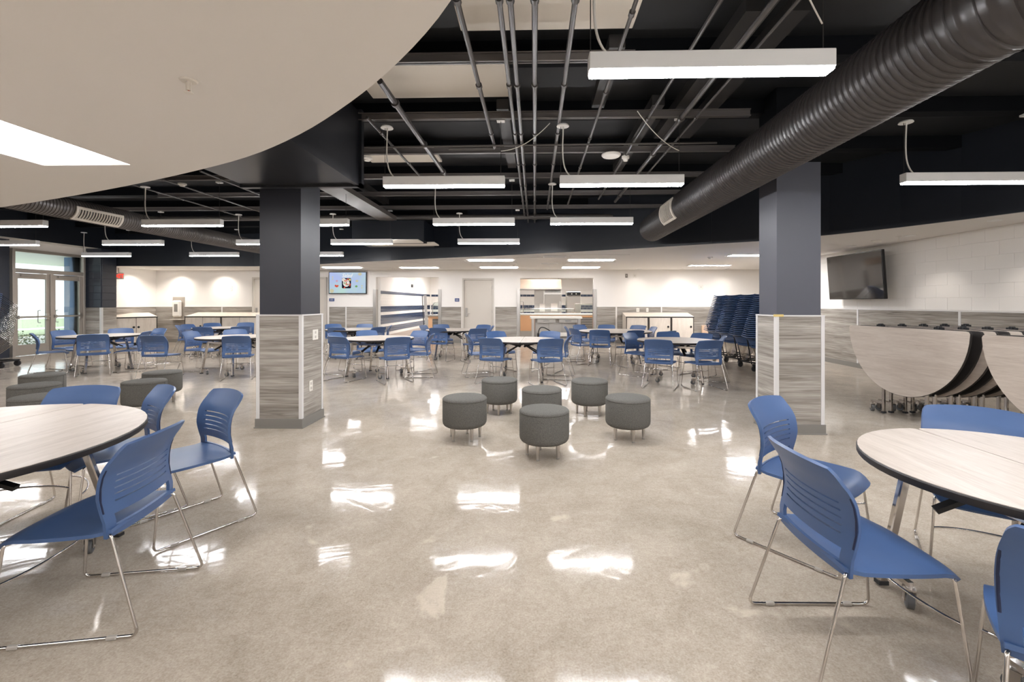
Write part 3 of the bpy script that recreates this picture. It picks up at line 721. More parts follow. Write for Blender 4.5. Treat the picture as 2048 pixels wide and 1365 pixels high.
# ================================================================== OPENINGS, DOORS AND GLASS
def hm_door(n, x0, x1, z1, y, leaf=True, label=''):
    fr = MB(); f = .055
    fr.box(x0, x0+f, y-.02, y+.1, 0, z1); fr.box(x1-f, x1, y-.02, y+.1, 0, z1); fr.box(x0+f, x1-f, y-.02, y+.1, z1-f, z1)
    d = struct(fr.build('door_%d' % n, 'frame_paint'), label)
    if leaf:
        box('door_leaf', 'door_paint', (x0+f+.004, x1-f-.004, y+.03, y+.075, .01, z1-f-.004), d)
        h = MB(); h.box(x0+.1, x0+.17, y+.005, y+.03, .88, 1.17, b=.006); lv = h.build('lock_plate', 'steel_dull', d)
        MB().tube(fillet([(x0+.14, y+.005, .98), (x0+.14, y-.05, .98), (x0+.26, y-.05, .98)], .02), .009, 8).build('lever', 'steel', lv, smooth=50)
        for z in (.3, 1.05, 1.85): MB().cyl((x1-f-.008, y+.02, z-.05), (x1-f-.008, y+.02, z+.05), .008, n=8).build('hinge', 'steel_dull', d)
    return d
hm_door(1, -2.42, -1.36, 2.16, BY, True, 'beige steel door between the two kitchen openings')
d2 = hm_door(2, -7.95, -6.99, 2.2, BY-.1, True, 'beige steel door behind the left pillar, right one')
d3 = hm_door(3, -9.5, -8.55, 2.2, BY-.1, True, 'beige steel door behind the left pillar, left one')
# steel jamb guards of the kitchen openings
for (x, lb) in ((-5.38, 'left steel corner guard of the tiled opening'), (-3.18, 'right steel corner guard of the tiled opening'), (-.54, 'left steel corner guard of the kitchen opening'), (1.99, 'right steel corner guard of the kitchen opening')):
    s = 1 if x in (-5.38, -.54) else -1
    m = MB(); m.box(x-.05, x+.05, BY-.03, BY-.02, .02, 1.79); xx = x+.05*s; m.box(xx-.004, xx+.004, BY-.03, BY+.16, .02, 1.79)
    m.build('corner_guard', 'steel', wall_back)
# storefront
sf = thing('glass_doors', 'aluminium framed double glass doors with transom at left', 'door', (WX, 11.65, 0))
SY0, SY1 = 10.74-11.65, 12.54-11.65
def sfb(name, y0, y1, z0, z1, mt='alu_frame', x0=-.06, x1=.06, parent=None): return box(name, mt, (x0, x1, y0, y1, z0, z1), parent or sf, b=.004)
sfb('jamb', SY0, SY0+.06, 0, 2.69); sfb('jamb', SY1-.06, SY1, 0, 2.69); sfb('head', SY0+.06, SY1-.06, 2.62, 2.69); sfb('transom_bar', SY0+.06, SY1-.06, 2.1, 2.2)
box('transom_glass', 'glass', (-.006, .006, SY0+.06, SY1-.06, 2.2, 2.62), sf)
mid = 0.0
sfb('mullion', mid-.035, mid+.035, .0, 2.1)
def leaf(y0, y1, hs):
    lf = MB(); lf.box(-.022, .022, y0, y0+.08, .01, 2.09, b=.003); lf.box(-.022, .022, y1-.08, y1, .01, 2.09, b=.003); lf.box(-.022, .022, y0+.08, y1-.08, 1.95, 2.09, b=.003); lf.box(-.022, .022, y0+.08, y1-.08, .01, .28, b=.003)
    o = lf.build('door_leaf', 'alu_frame', sf)
    box('door_glass', 'glass', (-.006, .006, y0+.08, y1-.08, .28, 1.95), o)
    m = MB(); m.box(.05, .085, y0+.03, y1-.03, .955, 1.0, b=.006); m.box(.02, .06, y0+.03, y0+.09, .93, 1.02, b=.004); m.box(.02, .06, y1-.1, y1-.03, .9, 1.06, b=.004); m.build('push_bar', 'steel', o)
    yy = y1-.18 if hs else y0+.18
    MB().tube(fillet([(-.022, yy, .82), (-.09, yy, .82), (-.09, yy, 1.14), (-.022, yy, 1.14)], .03), .012, 8).build('pull_handle', 'steel', o, smooth=50)
    m = MB(); m.box(.022, .07, y0+.12, y0+.42, 2.0, 2.06, b=.004); m.bar((.06, y0+.3, 2.07), (.02, y0+.65, 2.09), .02, .012); m.build('door_closer', 'steel_dull', o)
leaf(SY0+.064, mid-.037, True); leaf(mid+.037, SY1-.064, False)
# ---- outside
struct(box('ground', 'paver', (-60, WX-.42, -20, 60, -.14, -.02)), 'pale paving outside the glass doors')
tag(box('lawn', 'lawn', (-40, -20.5, 0, 45, -.02, .03)), 'strip of grass lawn outside the glass doors', 'lawn', None, 'stuff')
tag(box('path_strip', 'snow_white', (-25.5, -24.3, 0, 45, .03, .05)), 'pale path crossing the lawn outside', 'path')
struct(box('terrain', 'snow_white', (-90, -40, -20, 90, -.1, .05)), 'bright street beyond the lawn')
struct(box('roof', 'snow_white', (-21, WX-.3, 4, 22, 2.95, 3.1)), 'white canopy roof outside the doors')
for k, (x, y, lb) in enumerate([(-16.6, 15.65, 'blue canopy post seen through the right door leaf, left of pair'), (-17.3, 16.6, 'blue canopy post seen through the right door leaf, right of pair'), (-14.0, 13.75, 'blue canopy post hard against the right door jamb')]):
    t = thing('canopy_post', lb, 'post', (x, y, 0)); box('shaft', 'post_blue', (-.11, .11, -.11, .11, 0, 2.95), t, b=.01); box('base_plate', 'steel_dull', (-.16, .16, -.16, .16, 0, .03), t)
t = thing('outside_building', 'white flat building far beyond the glass doors', 'building', (-58, 49, 0)); box('wall', 'snow_white', (-4, 4, -14, 10, 0, 6.5), t); box('roof_edge', 'frame_paint', (-4.2, 4.2, -14.2, 10.2, 6.5, 6.8), t)
for k in range(3):
    box('window', 'frame_paint', (4.0, 4.05, -10+k*6, -7.4+k*6, 1.2, 3.2), t)
def shrub(x, y, r, h, n, lb, mt='leaf'):
    t = thing('shrub', lb, 'shrub', (x, y, .0)); m = MB(); rr = random.Random(int(x*100+y*7))
    for i in range(n):
        a = rr.uniform(0, 2*PI); q = r*math.sqrt(rr.random()); z = h*(.15+.85*rr.random())*(1-.4*(q/r)**2)
        p = Vector((q*math.cos(a), q*math.sin(a), z)); u = Vector((rr.uniform(-1, 1), rr.uniform(-1, 1), rr.uniform(-.3, 1))).normalized()*.06; v = u.cross(Vector((rr.uniform(-1, 1), rr.uniform(-1, 1), rr.uniform(-1, 1)))).normalized()*.024
        m.quad(p, p+u*.5+v, p+u, p+u*.5-v)
    o = m.build('foliage', mt, t); o['kind'] = 'stuff'
    m = MB()
    for i in range(6):
        a = i*PI/3; m.cyl((0, 0, 0), (r*.6*math.cos(a), r*.6*math.sin(a), h*.7), .012, .005, n=5)
    m.build('stem', 'cardboard', t)
shrub(-15.2, 12.7, .55, .55, 420, 'leafy green shrub just outside the left door leaf'); shrub(-15.0, 13.9, .5, .5, 300, 'second leafy shrub outside between the door leaves')
for k in range(6): shrub(-41+.5*k, 31+3.4*k, 1.1, 1.3, 160, 'dry bush at the far side of the street, %s from left' % ('first', 'second', 'third', 'fourth', 'fifth', 'sixth')[k])

# ================================================================== KITCHEN BEHIND THE BACK WALL
struct(MB().box(-5.4, -5.25, 15.16, 22.5, 0, 2.7).box(-5.4, 8.4, 22.5, 22.65, 0, 2.7).box(-2.6, -2.45, 15.16, 22.5, 0, 2.7).box(3.2, 3.35, 15.16, 22.5, 0, 2.7).build('wall_kitchen', 'wall_white'), 'kitchen walls beyond the openings')
struct(box('ceiling', 'soffit_white', (-5.4, 8.4, 15.16, 22.65, 2.6, 2.7)), 'kitchen ceiling')
wk = bpy.data.objects['wall_kitchen']
def tiled(parent, name, mt, plane, a0, a1, z0, z1, rows, tw):
    """a band of tiles as one part: real joints, too small to pick apart"""
    m = MB(); h = (z1-z0)/rows
    for r in range(rows):
        p = a0-(tw/2 if r % 2 else 0)
        while p < a1:
            q0, q1 = max(p+.003, a0), min(p+tw-.003, a1)
            if q1 > q0:
                if plane[0] == 'x': m.box(plane[1], plane[1]+.012, q0, q1, z0+r*h+.003, z0+(r+1)*h-.003)
                else: m.box(q0, q1, plane[1]-.012, plane[1], z0+r*h+.003, z0+(r+1)*h-.003)
            p += tw
    o = m.build(name, mt, parent); o['kind'] = 'stuff'; return o
P5 = ('x', -5.25)
tiled(wk, 'tile_band', 'tile_blue', P5, 15.2, 22.4, 1.645, 1.755, 1, .2); tiled(wk, 'tile_band', 'tile_blue', P5, 15.2, 22.4, 1.02, 1.22, 2, .2); tiled(wk, 'tile_band', 'tile_blue', P5, 15.2, 22.4, .6, .915, 3, .2)
tiled(wk, 'tile_band', 'tile_blue', P5, 15.2, 22.4, .3, .51, 2, .2)
for z0, z1 in ((1.22, 1.645), (.915, 1.02), (.51, .6), (.2, .3)): tiled(wk, 'tile_band', 'tile_white', P5, 15.2, 22.4, z0, z1, max(1, round((z1-z0)/.105)), .2)
box('tile_base', 'tile_grey', (-5.25, -5.235, 15.2, 22.4, 0, .2), wk)
P20 = ('y', 22.5)
for z0, z1, mt in ((1.645, 1.755, 'tile_blue'), (1.0, 1.22, 'tile_blue'), (.6, .88, 'tile_blue'), (1.22, 1.645, 'tile_white'), (.88, 1.0, 'tile_white')): tiled(wk, 'tile_band', mt, P20, -5.2, 3.2, z0, z1, max(1, round((z1-z0)/.105)), .2)
for k, (x0, x1, y0, y1, lb) in enumerate([(-.9, .3, 18.9, 19.2, 'kitchen ceiling light left'), (.9, 2.1, 18.9, 19.2, 'kitchen ceiling light right'), (-.2, 1.0, 16.4, 16.7, 'kitchen ceiling light over the counter'), (-4.4, -3.2, 17.4, 17.7, 'servery ceiling light near the tiles'), (-4.4, -3.2, 20.2, 20.5, 'servery ceiling light at the far end')]): troffer(x0, x1, y0, y1, 2.599, lb, True, 'kitchen_lens')
box('switch_box', 'black', (-5.25, -5.22, 19.0, 19.2, 2.0, 2.12), wk)
# servery counter seen in the tiled opening
t = thing('serving_counter', 'orange wood serving counter with louvre in the tiled opening', 'counter', (-3.35, 15.75, 0))
box('body', 'orange_wood', (-.33, .7, -.3, .5, .08, .87), t); box('worktop', 'steel', (-.42, .8, -.38, .6, .87, .92), t, b=.004); box('plinth', 'base_grey', (-.3, .7, -.26, .5, 0, .08), t)
lv = box('louvre_panel', 'black', (-.18, .22, -.31, -.3, .3, .78), t)
for k in range(9): box('slat', 'steel_dull', (-.18, .22, -.32, -.308, .315+k*.052, .34+k*.052), lv)
m = MB(); m.tube(fillet([(-.22, -.1, .92), (-.22, -.1, 1.3), (-.05, -.1, 1.38), (.05, -.1, 1.3), (.05, -.1, .92)], .08), .014, 8); m.build('guard_post', 'chrome', t, smooth=50)
box('guard_shelf', 'steel', (-.2, .75, -.15, .3, 1.22, 1.25), t); box('guard_glass', 'glass', (-.2, .75, -.16, -.152, .98, 1.35), t)
t = thing('steel_sheet', 'tall leaning stainless panel beside the tiled wall end', 'panel', (-3.98, 16.6, 0)); MB().bar((0, 0, .02), (-.12, .1, 1.62), .11, .03).build('plate', 'steel_dull', t); MB().bar((-.11, 0, .02), (-.22, .1, 1.6), .02, .05).build('edge_strip', 'black', t)
t = thing('step_ladder', 'orange step ladder leaning behind the servery counter', 'ladder', (-3.6, 17.6, 0))
for s in (-.2, .2): MB().bar((s-.12, 0, 0), (s+.15, .25, 2.0), .07, .03).build('rail', 'ladder_orange', t)
for k in range(6): q = .25+k*.3; MB().bar((-.2-.12+.27*q/2, .25*q/2, q), (.2-.12+.27*q/2, .25*q/2, q), .06, .025).build('rung', 'steel_dull', t)
# counter with wood front in the kitchen opening
t = thing('kitchen_counter', 'long kitchen counter with orange wood front and white top', 'counter', (.9, 16.9, 0))
box('body', 'orange_wood', (-2.6, 2.2, -.3, .35, .3, .88), t); box('worktop', 'plate_white', (-2.65, 2.25, -.36, .4, .88, .94), t, b=.006); box('plinth', 'steel_dull', (-2.6, 2.2, -.26, .35, 0, .3), t)
lv = box('louvre_panel', 'black', (.8, 1.3, -.31, -.3, .35, .8), t)
for k in range(7): box('slat', 'steel_dull', (.8, 1.3, -.325, -.305, .37+k*.062, .405+k*.062), lv)
MB().tube(fillet([(-1.5, .0, .94), (-1.5, 0, 1.12), (.6, 0, 1.12), (.6, 0, .94)], .02), .012, 8).build('guard_rail', 'chrome', t, smooth=50); box('guard_glass', 'glass', (-1.48, .58, -.004, .004, .98, 1.11), t)
m = MB(); m.tube(fillet([(.6, .1, .94), (.6, .1, 1.3), (1.6, .1, 1.3), (1.6, .1, .94)], .02), .014, 8); m.build('guard_post', 'chrome', t, smooth=50); box('guard_glass', 'glass', (.62, 1.58, .096, .104, .98, 1.29), t)
for k, (x0, x1, z, lb) in enumerate([(-.05, .1, 1.17, 'white paper notice taped on the left of the steel fridge'), (.42, .62, 1.18, 'white paper notice on the steel fridge door')]):
    tag(box('notice', 'plate_white', (x0+.25, x1+.32, 18.67, 18.68, z-.2, z+.13)), lb, 'notice')
t = thing('steel_fridge', 'tall stainless steel kitchen fridge with louvred top', 'fridge', (.6, 19.1, 0))
box('cabinet', 'steel', (-.62, .52, -.38, .4, .1, 1.98), t, b=.01); box('door', 'steel_dull', (-.2, .5, -.41, -.38, .2, 1.68), t, b=.006); box('side_panel', 'orange_wood' if False else 'steel_dull', (-.62, -.24, -.4, -.38, .2, 1.96), t)
for k in range(3): box('louvre_slot', 'black', (-.18, .48, -.39, -.38, 1.78+k*.065, 1.805+k*.065), t)
MB().bar((.44, -.44, .7), (.44, -.44, 1.4), .02, .03).build('handle', 'chrome', t)
for x in (-.5, .4):
    for y in (-.3, .3): MB().cyl((x, y, 0), (x, y, .1), .025, n=8).build('foot', 'steel_dull', t)
t = thing('range_hood', 'large stainless extraction hood above the kitchen counter', 'hood', (.1, 18.2, 1.9)); box('canopy', 'steel_warm_reflection', (-1.4, .95, -.5, .5, .0, .37), t, b=.01); box('lip', 'steel_dull', (-1.42, .97, -.52, .52, -.03, .0), t); MB().cyl((.3, -.52, .05), (.3, -.52, .1), .05, n=12).build('lamp_fitting', 'plate_white', t)
for x in (-1.3, .85): MB().cyl((x, 0, .37), (x, 0, .7), .01, n=6).build('hanger_rod', 'steel_dull', t)
t = thing('warming_cabinet', 'stainless steel upright warming cabinet with dark control strip', 'cabinet', (1.62, 19.1, 0)); box('body', 'steel', (-.3, .3, -.3, .3, .12, 1.62), t, b=.015); box('door', 'steel_dull', (-.28, .28, -.325, -.3, .25, 1.6), t, b=.008)
cp = box('control_panel', 'black_gloss', (-.28, .28, -.32, -.3, 1.64, 1.78), t); box('top_cap', 'steel', (-.3, .3, -.3, .3, 1.62, 1.8), t, b=.01)
for x in (-.08, .1): MB().cyl((x, -.335, 1.71), (x, -.32, 1.71), .025, n=12).build('dial', 'plate_white', cp)
for x in (-.24, .24):
    for y in (-.24, .24): MB().cyl((x, y, 0), (x, y, .12), .03, n=8).build('caster', 'rubber', t)
t = thing('shelf_unit', 'tall pale shelving unit at the left of the kitchen', 'shelf', (-1.0, 20.0, 0))
for z in (.4, .9, 1.38): box('shelf', 'steel', (-.5, .5, -.25, .25, z, z+.03), t)
for x in (-.48, .48):
    for y in (-.23, .23): MB().cyl((x, y, 0), (x, y, 1.4), .014, n=6).build('post', 'chrome', t)
# stainless cart in the opening
t = thing('steel_cart', 'stainless serving cart with thick pale top in the kitchen opening', 'cart', (.7, 15.12, 0))
MB().prism(fillet([(-.86, -.36, 0), (.86, -.36, 0), (.86, .36, 0), (-.86, .36, 0), (-.86, -.35, 0)], .06)[:-1] and [(v.x, v.y) for v in fillet([(-.0, -.36, 0), (.86, -.36, 0), (.86, .36, 0), (-.86, .36, 0), (-.86, -.36, 0), (-.0, -.36, 0)], .06)][:-1], .82, .88).build('worktop', 'plate_white', t, smooth=40)
for x in (-.76, .76):
    for y in (-.28, .28): box('leg', 'steel', (x-.05, x+.05, y-.05, y+.05, .1, .82), t, b=.01)
box('back_panel', 'steel_dull', (-.7, .7, .2, .22, .15, .82), t); box('bottom_shelf', 'steel', (-.74, .74, -.26, .26, .13, .16), t)
for x in (-.62, .1):
    d = box('drawer', 'steel_dull', (x, x+.6, -.3, -.28, .68, .8), t, b=.004); MB().bar((x+.2, -.31, .745), (x+.4, -.31, .745), .012, .012).build('drawer_pull', 'chrome', d)
for k in range(3): box('inner_panel', 'steel', (-.66+k*.45, -.24+k*.45, .18, .2, .16, .66), t)
for x in (-.76, .76):
    for y in (-.28, .28): MB().lathe([(.0, -.02), (.05, -.02), (.055, 0), (.05, .02), (0, .02)], (x, y, .055), 14, 'x').build('caster', 'rubber', t, smooth=40)
MB().tube(bez((-.58, -.33, .2), (-.6, -.35, .62), (-.45, -.35, .6), (-.15, -.33, .38)), .016, 8).build('power_cord', 'black', t, smooth=60); box('plug', 'black', (-.62, -.55, -.36, -.31, .16, .34), t, b=.01)
box('outlet_box', 'plate_white', (-.1, .38, -.33, -.29, .24, .36), t, b=.005)
m = MB(); m.tube(bez((.38, -.31, .3), (.5, -.35, .3), (.52, -.35, .16), (.4, -.33, .14)), .016, 8); m.build('power_cord', 'black', t, smooth=60)

# ================================================================== WALL THINGS
def plane_obj(name, m, pts, parent): return MB().quad(*pts).build(name, m, parent)
# menu screen
t = thing('menu_screen', 'wall screen showing a salad menu on pale blue', 'screen', (-6.27, BY-.07, 2.01))
box('bezel', 'black_gloss', (-.64, .64, -.02, .05, -.37, .37), t, b=.006)
m = emit_mat('screen_blue', (196, 212, 246), 1.0)
n, l = m.node_tree.nodes, m.node_tree.links; e = n['Emission']; tc = n.new('ShaderNodeTexCoord'); mp = n.new('ShaderNodeTexNoise'); mp.inputs['Scale'].default_value = 1.6; mp.inputs['Detail'].default_value = 1; l.new(tc.outputs['Object'], mp.inputs['Vector'])
cr = n.new('ShaderNodeValToRGB'); q = cr.color_ramp.elements; q[0].position = .35; q[0].color = (*lin((190, 204, 250)), 1); q[1].position = .7; q[1].color = (*lin((200, 232, 224)), 1); l.new(mp.outputs[0], cr.inputs[0]); l.new(cr.outputs[0], e.inputs[0])
plane_obj('display', 'screen_blue', [(-.615, -.0205, -.345), (.615, -.0205, -.345), (.615, -.0205, .345), (-.615, -.0205, .345)], t)
for nm, c in (('scr_dark', (30, 28, 40)), ('scr_cream', (240, 228, 214)), ('scr_red', (226, 92, 70)), ('scr_green', (128, 176, 104)), ('scr_yellow', (236, 218, 130)), ('scr_white', (255, 255, 255)), ('scr_sand', (214, 210, 176)), ('scr_pink', (222, 170, 190)), ('scr_mint', (184, 216, 186))): emit_mat(nm, c, 1.0)
def disc(c, r, mt, y, nm, sx=1.0, n=18): plane_obj(nm, mt, [(c[0]+r*sx*math.cos(2*PI*i/n), y, c[1]+r*math.sin(2*PI*i/n)) for i in range(n)], t)
def rrect(x0, x1, z0, z1, r, mt, y, nm):
    pts = []
    for cx_, cz_, a in ((x1-r, z1-r, 0), (x0+r, z1-r, 90), (x0+r, z0+r, 180), (x1-r, z0+r, 270)): pts += [(cx_+r*math.cos(math.radians(a+i*30)), y, cz_+r*math.sin(math.radians(a+i*30))) for i in range(4)]
    plane_obj(nm, mt, pts, t)
rrect(-.19, .12, -.185, .155, .03, 'scr_dark', -.0212, 'dish_photo')
disc((-.13, .1), .06, 'scr_cream', -.0218, 'dish_detail'); disc((-.04, -.01), .125, 'scr_white', -.0222, 'bowl', .9); disc((-.04, -.0), .11, 'scr_cream', -.0226, 'bowl_inside', .9)
rd = random.Random(4)
for k in range(22):
    a, q = rd.uniform(0, 2*PI), .095*math.sqrt(rd.random()); disc((-.04+q*math.cos(a)*.9, q*math.sin(a)), rd.uniform(.012, .026), rd.choice(['scr_green', 'scr_green', 'scr_red', 'scr_white', 'scr_pink']), -.023-k*.00005, 'salad_leaf', n=9)
disc((.08, .1), .035, 'scr_yellow', -.0226, 'dish_detail'); disc((.02, .13), .022, 'scr_red', -.0227, 'dish_detail'); disc((.095, -.05), .022, 'scr_red', -.0226, 'dish_detail'); disc((.08, -.1), .022, 'scr_red', -.0227, 'dish_detail'); disc((-.1, -.16), .028, 'scr_red', -.0227, 'dish_detail')
disc((-.36, .06), .035, 'scr_pink', -.0212, 'ingredient'); disc((-.4, -.1), .035, 'scr_red', -.0212, 'ingredient'); disc((-.36, -.12), .035, 'scr_red', -.0213, 'ingredient'); disc((-.33, -.1), .03, 'scr_red', -.0214, 'ingredient')
disc((.32, .06), .04, 'scr_sand', -.0212, 'ingredient', 1.2); disc((.3, -.12), .035, 'scr_green', -.0212, 'ingredient', 1.2); disc((-.53, -.27), .07, 'scr_sand', -.0211, 'ornament'); disc((.42, .29), .05, 'scr_sand', -.0211, 'ornament', 1.3)
for x, z in ((-.5, .19), (-.5, .12), (.49, -.1), (.49, -.17)): disc((x, z), .018, 'scr_yellow', -.0212, 'ornament')
fc = bpy.data.curves.new('menu_text', 'FONT'); fc.body = 'Salad'; fc.size = .17; fc.shear = .35; fc.align_x = 'CENTER'; fc.offset = .002; fc.materials.append(M['scr_white'])
fo = bpy.data.objects.new('menu_text', fc); COL.objects.link(fo); fo.parent = t; fo.location = (-.02, -.0216, .19); fo.rotation_euler = (PI/2, 0, 0)
m = MB(); m.box(-.2, .2, .05, .07, -.15, .15); m.build('wall_bracket', 'black', t)
# dark television on the right wall
t = thing('wall_television', 'large dark television tilted on the right block wall', 'television', (RX-.02, 9.22, 1.87))
rx = Matrix.Rotation(math.radians(-4), 4, 'Y')
MB().box(-.03, .03, -.78, .78, -.46, .46, b=.008, mtx=Matrix.Translation((-.2, 0, 0)) @ rx).build('bezel', 'black_gloss', t)
MB().box(-.033, -.03, -.765, .765, -.44, .445, mtx=Matrix.Translation((-.2, 0, 0)) @ rx).build('screen', 'screen_off', t)
MB().bar((.0, 0, .05), (-.2, 0, .02), .3, .2).build('wall_bracket', 'black', t)
def to_mesh(o):
    dg = bpy.context.evaluated_depsgraph_get(); dg.update(); me = bpy.data.meshes.new_from_object(o.evaluated_get(dg)); n = link(o.name+'_x', me, o.parent, o.location[:]); n.rotation_euler = o.rotation_euler
    nm = o.name; bpy.data.objects.remove(o); n.name = nm
to_mesh(fo)
def plate(x, z, w_, h_, mt, label, name='wall_sign', y=BY, rows_=2):
    t = thing(name, label, {'wall_sign': 'sign', 'wall_switch': 'switch', 'wall_outlet': 'outlet', 'fire_alarm': 'alarm', 'thermostat': 'thermostat'}[name], (x, y, z)); box('plate', mt, (-w_/2, w_/2, -.012, -.001, -h_/2, h_/2), t, b=.003)
    if name == 'wall_sign':
        for k in range(rows_): box('raised_line', 'plate_white', (-w_*.28, w_*.28, -.014, -.012, h_*.12-k*h_*.3, h_*.2-k*h_*.3), t)
    else: box('toggle', 'frame_paint', (-.012, .012, -.02, -.012, -.02, .02), t)
plate(-6.84, 1.44, .18, .1, 'plate_blue', 'small blue room sign below the menu screen'); plate(-2.6, 1.435, .15, .11, 'plate_blue', 'small blue room sign left of the beige door')
plate(3.42, 1.1, .1, .13, 'plate_white', 'white switch plate above the first bin', 'wall_switch', BY+.04); plate(3.73, 1.1, .08, .13, 'plate_white', 'white outlet plate above the bins', 'wall_outlet', BY+.04)
plate(3.05, 2.24, .08, .13, 'base_grey', 'grey fire strobe box high on the back wall', 'fire_alarm', BY+.06); plate(3.32, 2.24, .11, .13, 'plate_white', 'white fire alarm horn high on the back wall', 'fire_alarm', BY+.06)
plate(5.5, 1.86, .16, .16, 'plate_white', 'white square strobe plate left of the chair stacks', 'fire_alarm', BY+.06); plate(5.0, .42, .1, .14, 'plate_white', 'white low outlet right of the bins', 'wall_outlet', BY+.04)
plate(-10.3, 1.83, .1, .16, 'plate_white', 'white thermostat in the niche wall', 'thermostat')
# exit sign
t = thing('exit_sign', 'red exit sign by the dark block pier', 'sign', (-12.7, 13.42, 2.16)); 
box('case', 'plate_white', (-.16, .16, -.02, .02, -.1, .1), t, b=.006); box('mount', 'plate_white', (-.02, .02, -.02, .02, .1, .24), t)
fc = bpy.data.curves.new('sign_letters', 'FONT'); fc.body = 'EXIT'; fc.size = .17; fc.align_x = 'CENTER'; fc.extrude = .002; fc.offset = .004; fc.materials.append(M['exit_red'])
fo = bpy.data.objects.new('sign_letters', fc); COL.objects.link(fo); fo.parent = t; fo.location = (0, -.023, -.06); fo.rotation_euler = (PI/2, 0, 0); to_mesh(fo)
# hand sanitiser stand panel
t = thing('soap_dispenser', 'white soap dispenser on a beige panel in the niche', 'dispenser', (-12.1, BY, .76))
box('back_panel', 'alu_frame', (-.2, .2, -.03, -.0, 0, .78), t, b=.005); box('housing', 'plate_white', (-.15, .15, -.14, -.03, .1, .66), t, b=.04); box('window', 'base_grey', (-.06, .06, -.145, -.139, .28, .54), t); box('drip_tray', 'frame_paint', (-.2, .2, -.16, -.03, 0, .03), t, b=.005)

# ================================================================== CABINETS WITH SLOPING TOPS
def cabinet(x, y, wd, label, doors=2, rz=0, knobs=True, dp=.6):
    t = thing('bin_cabinet', label, 'cabinet', (x, y, 0), rz, 'sloped-top cabinets')
    h0, h1 = .88, 1.0; a = wd/2; f = .02
    side = lambda s: MB().prism([(0, .08), (dp, .08), (dp, h1), (0, h0)], -.01, .01, Matrix(((0, 0, 1, s*(a-.01)), (1, 0, 0, 0), (0, 1, 0, 0), (0, 0, 0, 1)))).build('side_panel', 'wood_cab', t)
    side(-1); side(1)
    MB().prism([(-.012, h0-.002), (dp, h1), (dp, h1+.02), (-.012, h0+.02)], -a-.006, a+.006, Matrix(((0, 0, 1, 0), (1, 0, 0, 0), (0, 1, 0, 0), (0, 0, 0, 1)))).build('top', 'wood_cab', t)
    box('top_edge', 'edge_black', (-a-.007, a+.007, -.02, -.011, h0-.012, h0+.021), t)
    fr = MB(); fr.box(-a, -a+f, -.012, .0, .08, h0-.01); fr.box(a-f, a, -.012, .0, .08, h0-.01); fr.box(-a+f, a-f, -.012, .0, .08, .1); 
    if doors == 2: fr.box(-.008, .008, -.012, 0, .1, h0-.01)
    fr.build('edge_frame', 'edge_black', t); box('plinth', 'black', (-a+.03, a-.03, .04, dp-.02, 0, .08), t); box('back_panel', 'wood_cab', (-a+.02, a-.02, dp-.02, dp-.004, .08, h1-.03), t)
    for k in range(doors):
        w0 = (wd-2*f)/doors; x0 = -a+f+k*w0+.006; d = box('door', 'wood_cab', (x0, x0+w0-.012, -.016, .004, .105, h0-.018), t)
        if knobs:
            kx = (x0+w0-.07 if k == 0 else x0+.05) if doors == 2 else x0+w0-.08
            MB().lathe([(.0, -.034), (.028, -.034), (.034, -.028), (.03, -.018), (.02, -.016)], (kx, 0, .58), 14, 'y').build('knob', 'black', d, smooth=40)
    return t
for k, (x, lb) in enumerate([(3.25, 'sloped-top cabinet nearest the wall corner, left of three'), (3.965, 'sloped-top cabinet in the middle of three'), (4.68, 'sloped-top cabinet nearest the chair stacks, right of three')]): cabinet(x, 14.38, .7, lb, 1)
cabinet(-10.79, 14.36, 1.2, 'two-door sloped-top cabinet right of the soap dispenser'); cabinet(-9.57, 14.36, 1.2, 'two-door sloped-top cabinet ending at the left pillar')
cabinet(-12.42, 13.7, 1.1, 'two-door cabinet set across the niche corner', rz=math.radians(62))
tag(box('cardboard_sheet', 'cardboard', (5.35, 5.95, 14.55, 14.62, 0, .62), b=.01), 'pale wooden board standing behind the chair stacks', 'board')

# ================================================================== CHAIRS
def seat_mesh():
    nu, nv = 14, 14; top = []
    for j in range(nv+1):
        v = j/nv
        for i in range(nu+1):
            u = -1+2*i/nu
            y = -.205+.44*v
            hw = .208+.016*math.sin(PI*v)
            # rounded front corners
            cut = 0
            if v > .8: cut = (v-.8)/.2
            hw *= math.sqrt(max(0, 1-.22*cut**2.4))
            z = .452-.014*(1-u*u)*math.sin(PI*min(1, v*1.1))
            z -= .040*max(0, (v-.78)/.22)**1.8
            z += .012*max(0, (.12-v)/.12)
            z -= .004*u**4
            yy = y-.02*abs(u)**3*max(0, (v-.6)/.4)
            top.append((u*hw, yy+.055, z-.035))
    return top, nu, nv
def shell(top, nu, nv, th, keep=None, flip=False):
    bm = bmesh.new(); vs = [bm.verts.new(p) for p in top]
    for j in range(nv):
        for i in range(nu):
            if keep and not keep(i, j): continue
            a = j*(nu+1)+i; bm.faces.new((vs[a], vs[a+1], vs[a+nu+2], vs[a+nu+1]))
    for v in [v for v in bm.verts if not v.link_faces]: bm.verts.remove(v)
    bmesh.ops.recalc_face_normals(bm, faces=bm.faces)
    bm.faces.ensure_lookup_table()
    ref = sum((f.normal for f in bm.faces), Vector())
    want = Vector((0, 0, 1)) if not flip else Vector((0, 1, .1))
    if ref.dot(want) < 0: bmesh.ops.reverse_faces(bm, faces=bm.faces)
    bmesh.ops.solidify(bm, geom=bm.faces[:], thickness=th)
    bmesh.ops.recalc_face_normals(bm, faces=bm.faces)
    return bm
def bm_mesh(bm, name, mt, ang=38):
    me = bpy.data.meshes.new(name); bm.to_mesh(me); bm.free(); me.materials.append(M[mt])
    me.polygons.foreach_set('use_smooth', [True]*len(me.polygons)); me.set_sharp_from_angle(angle=math.radians(ang)); return me
top, nu, nv = seat_mesh()
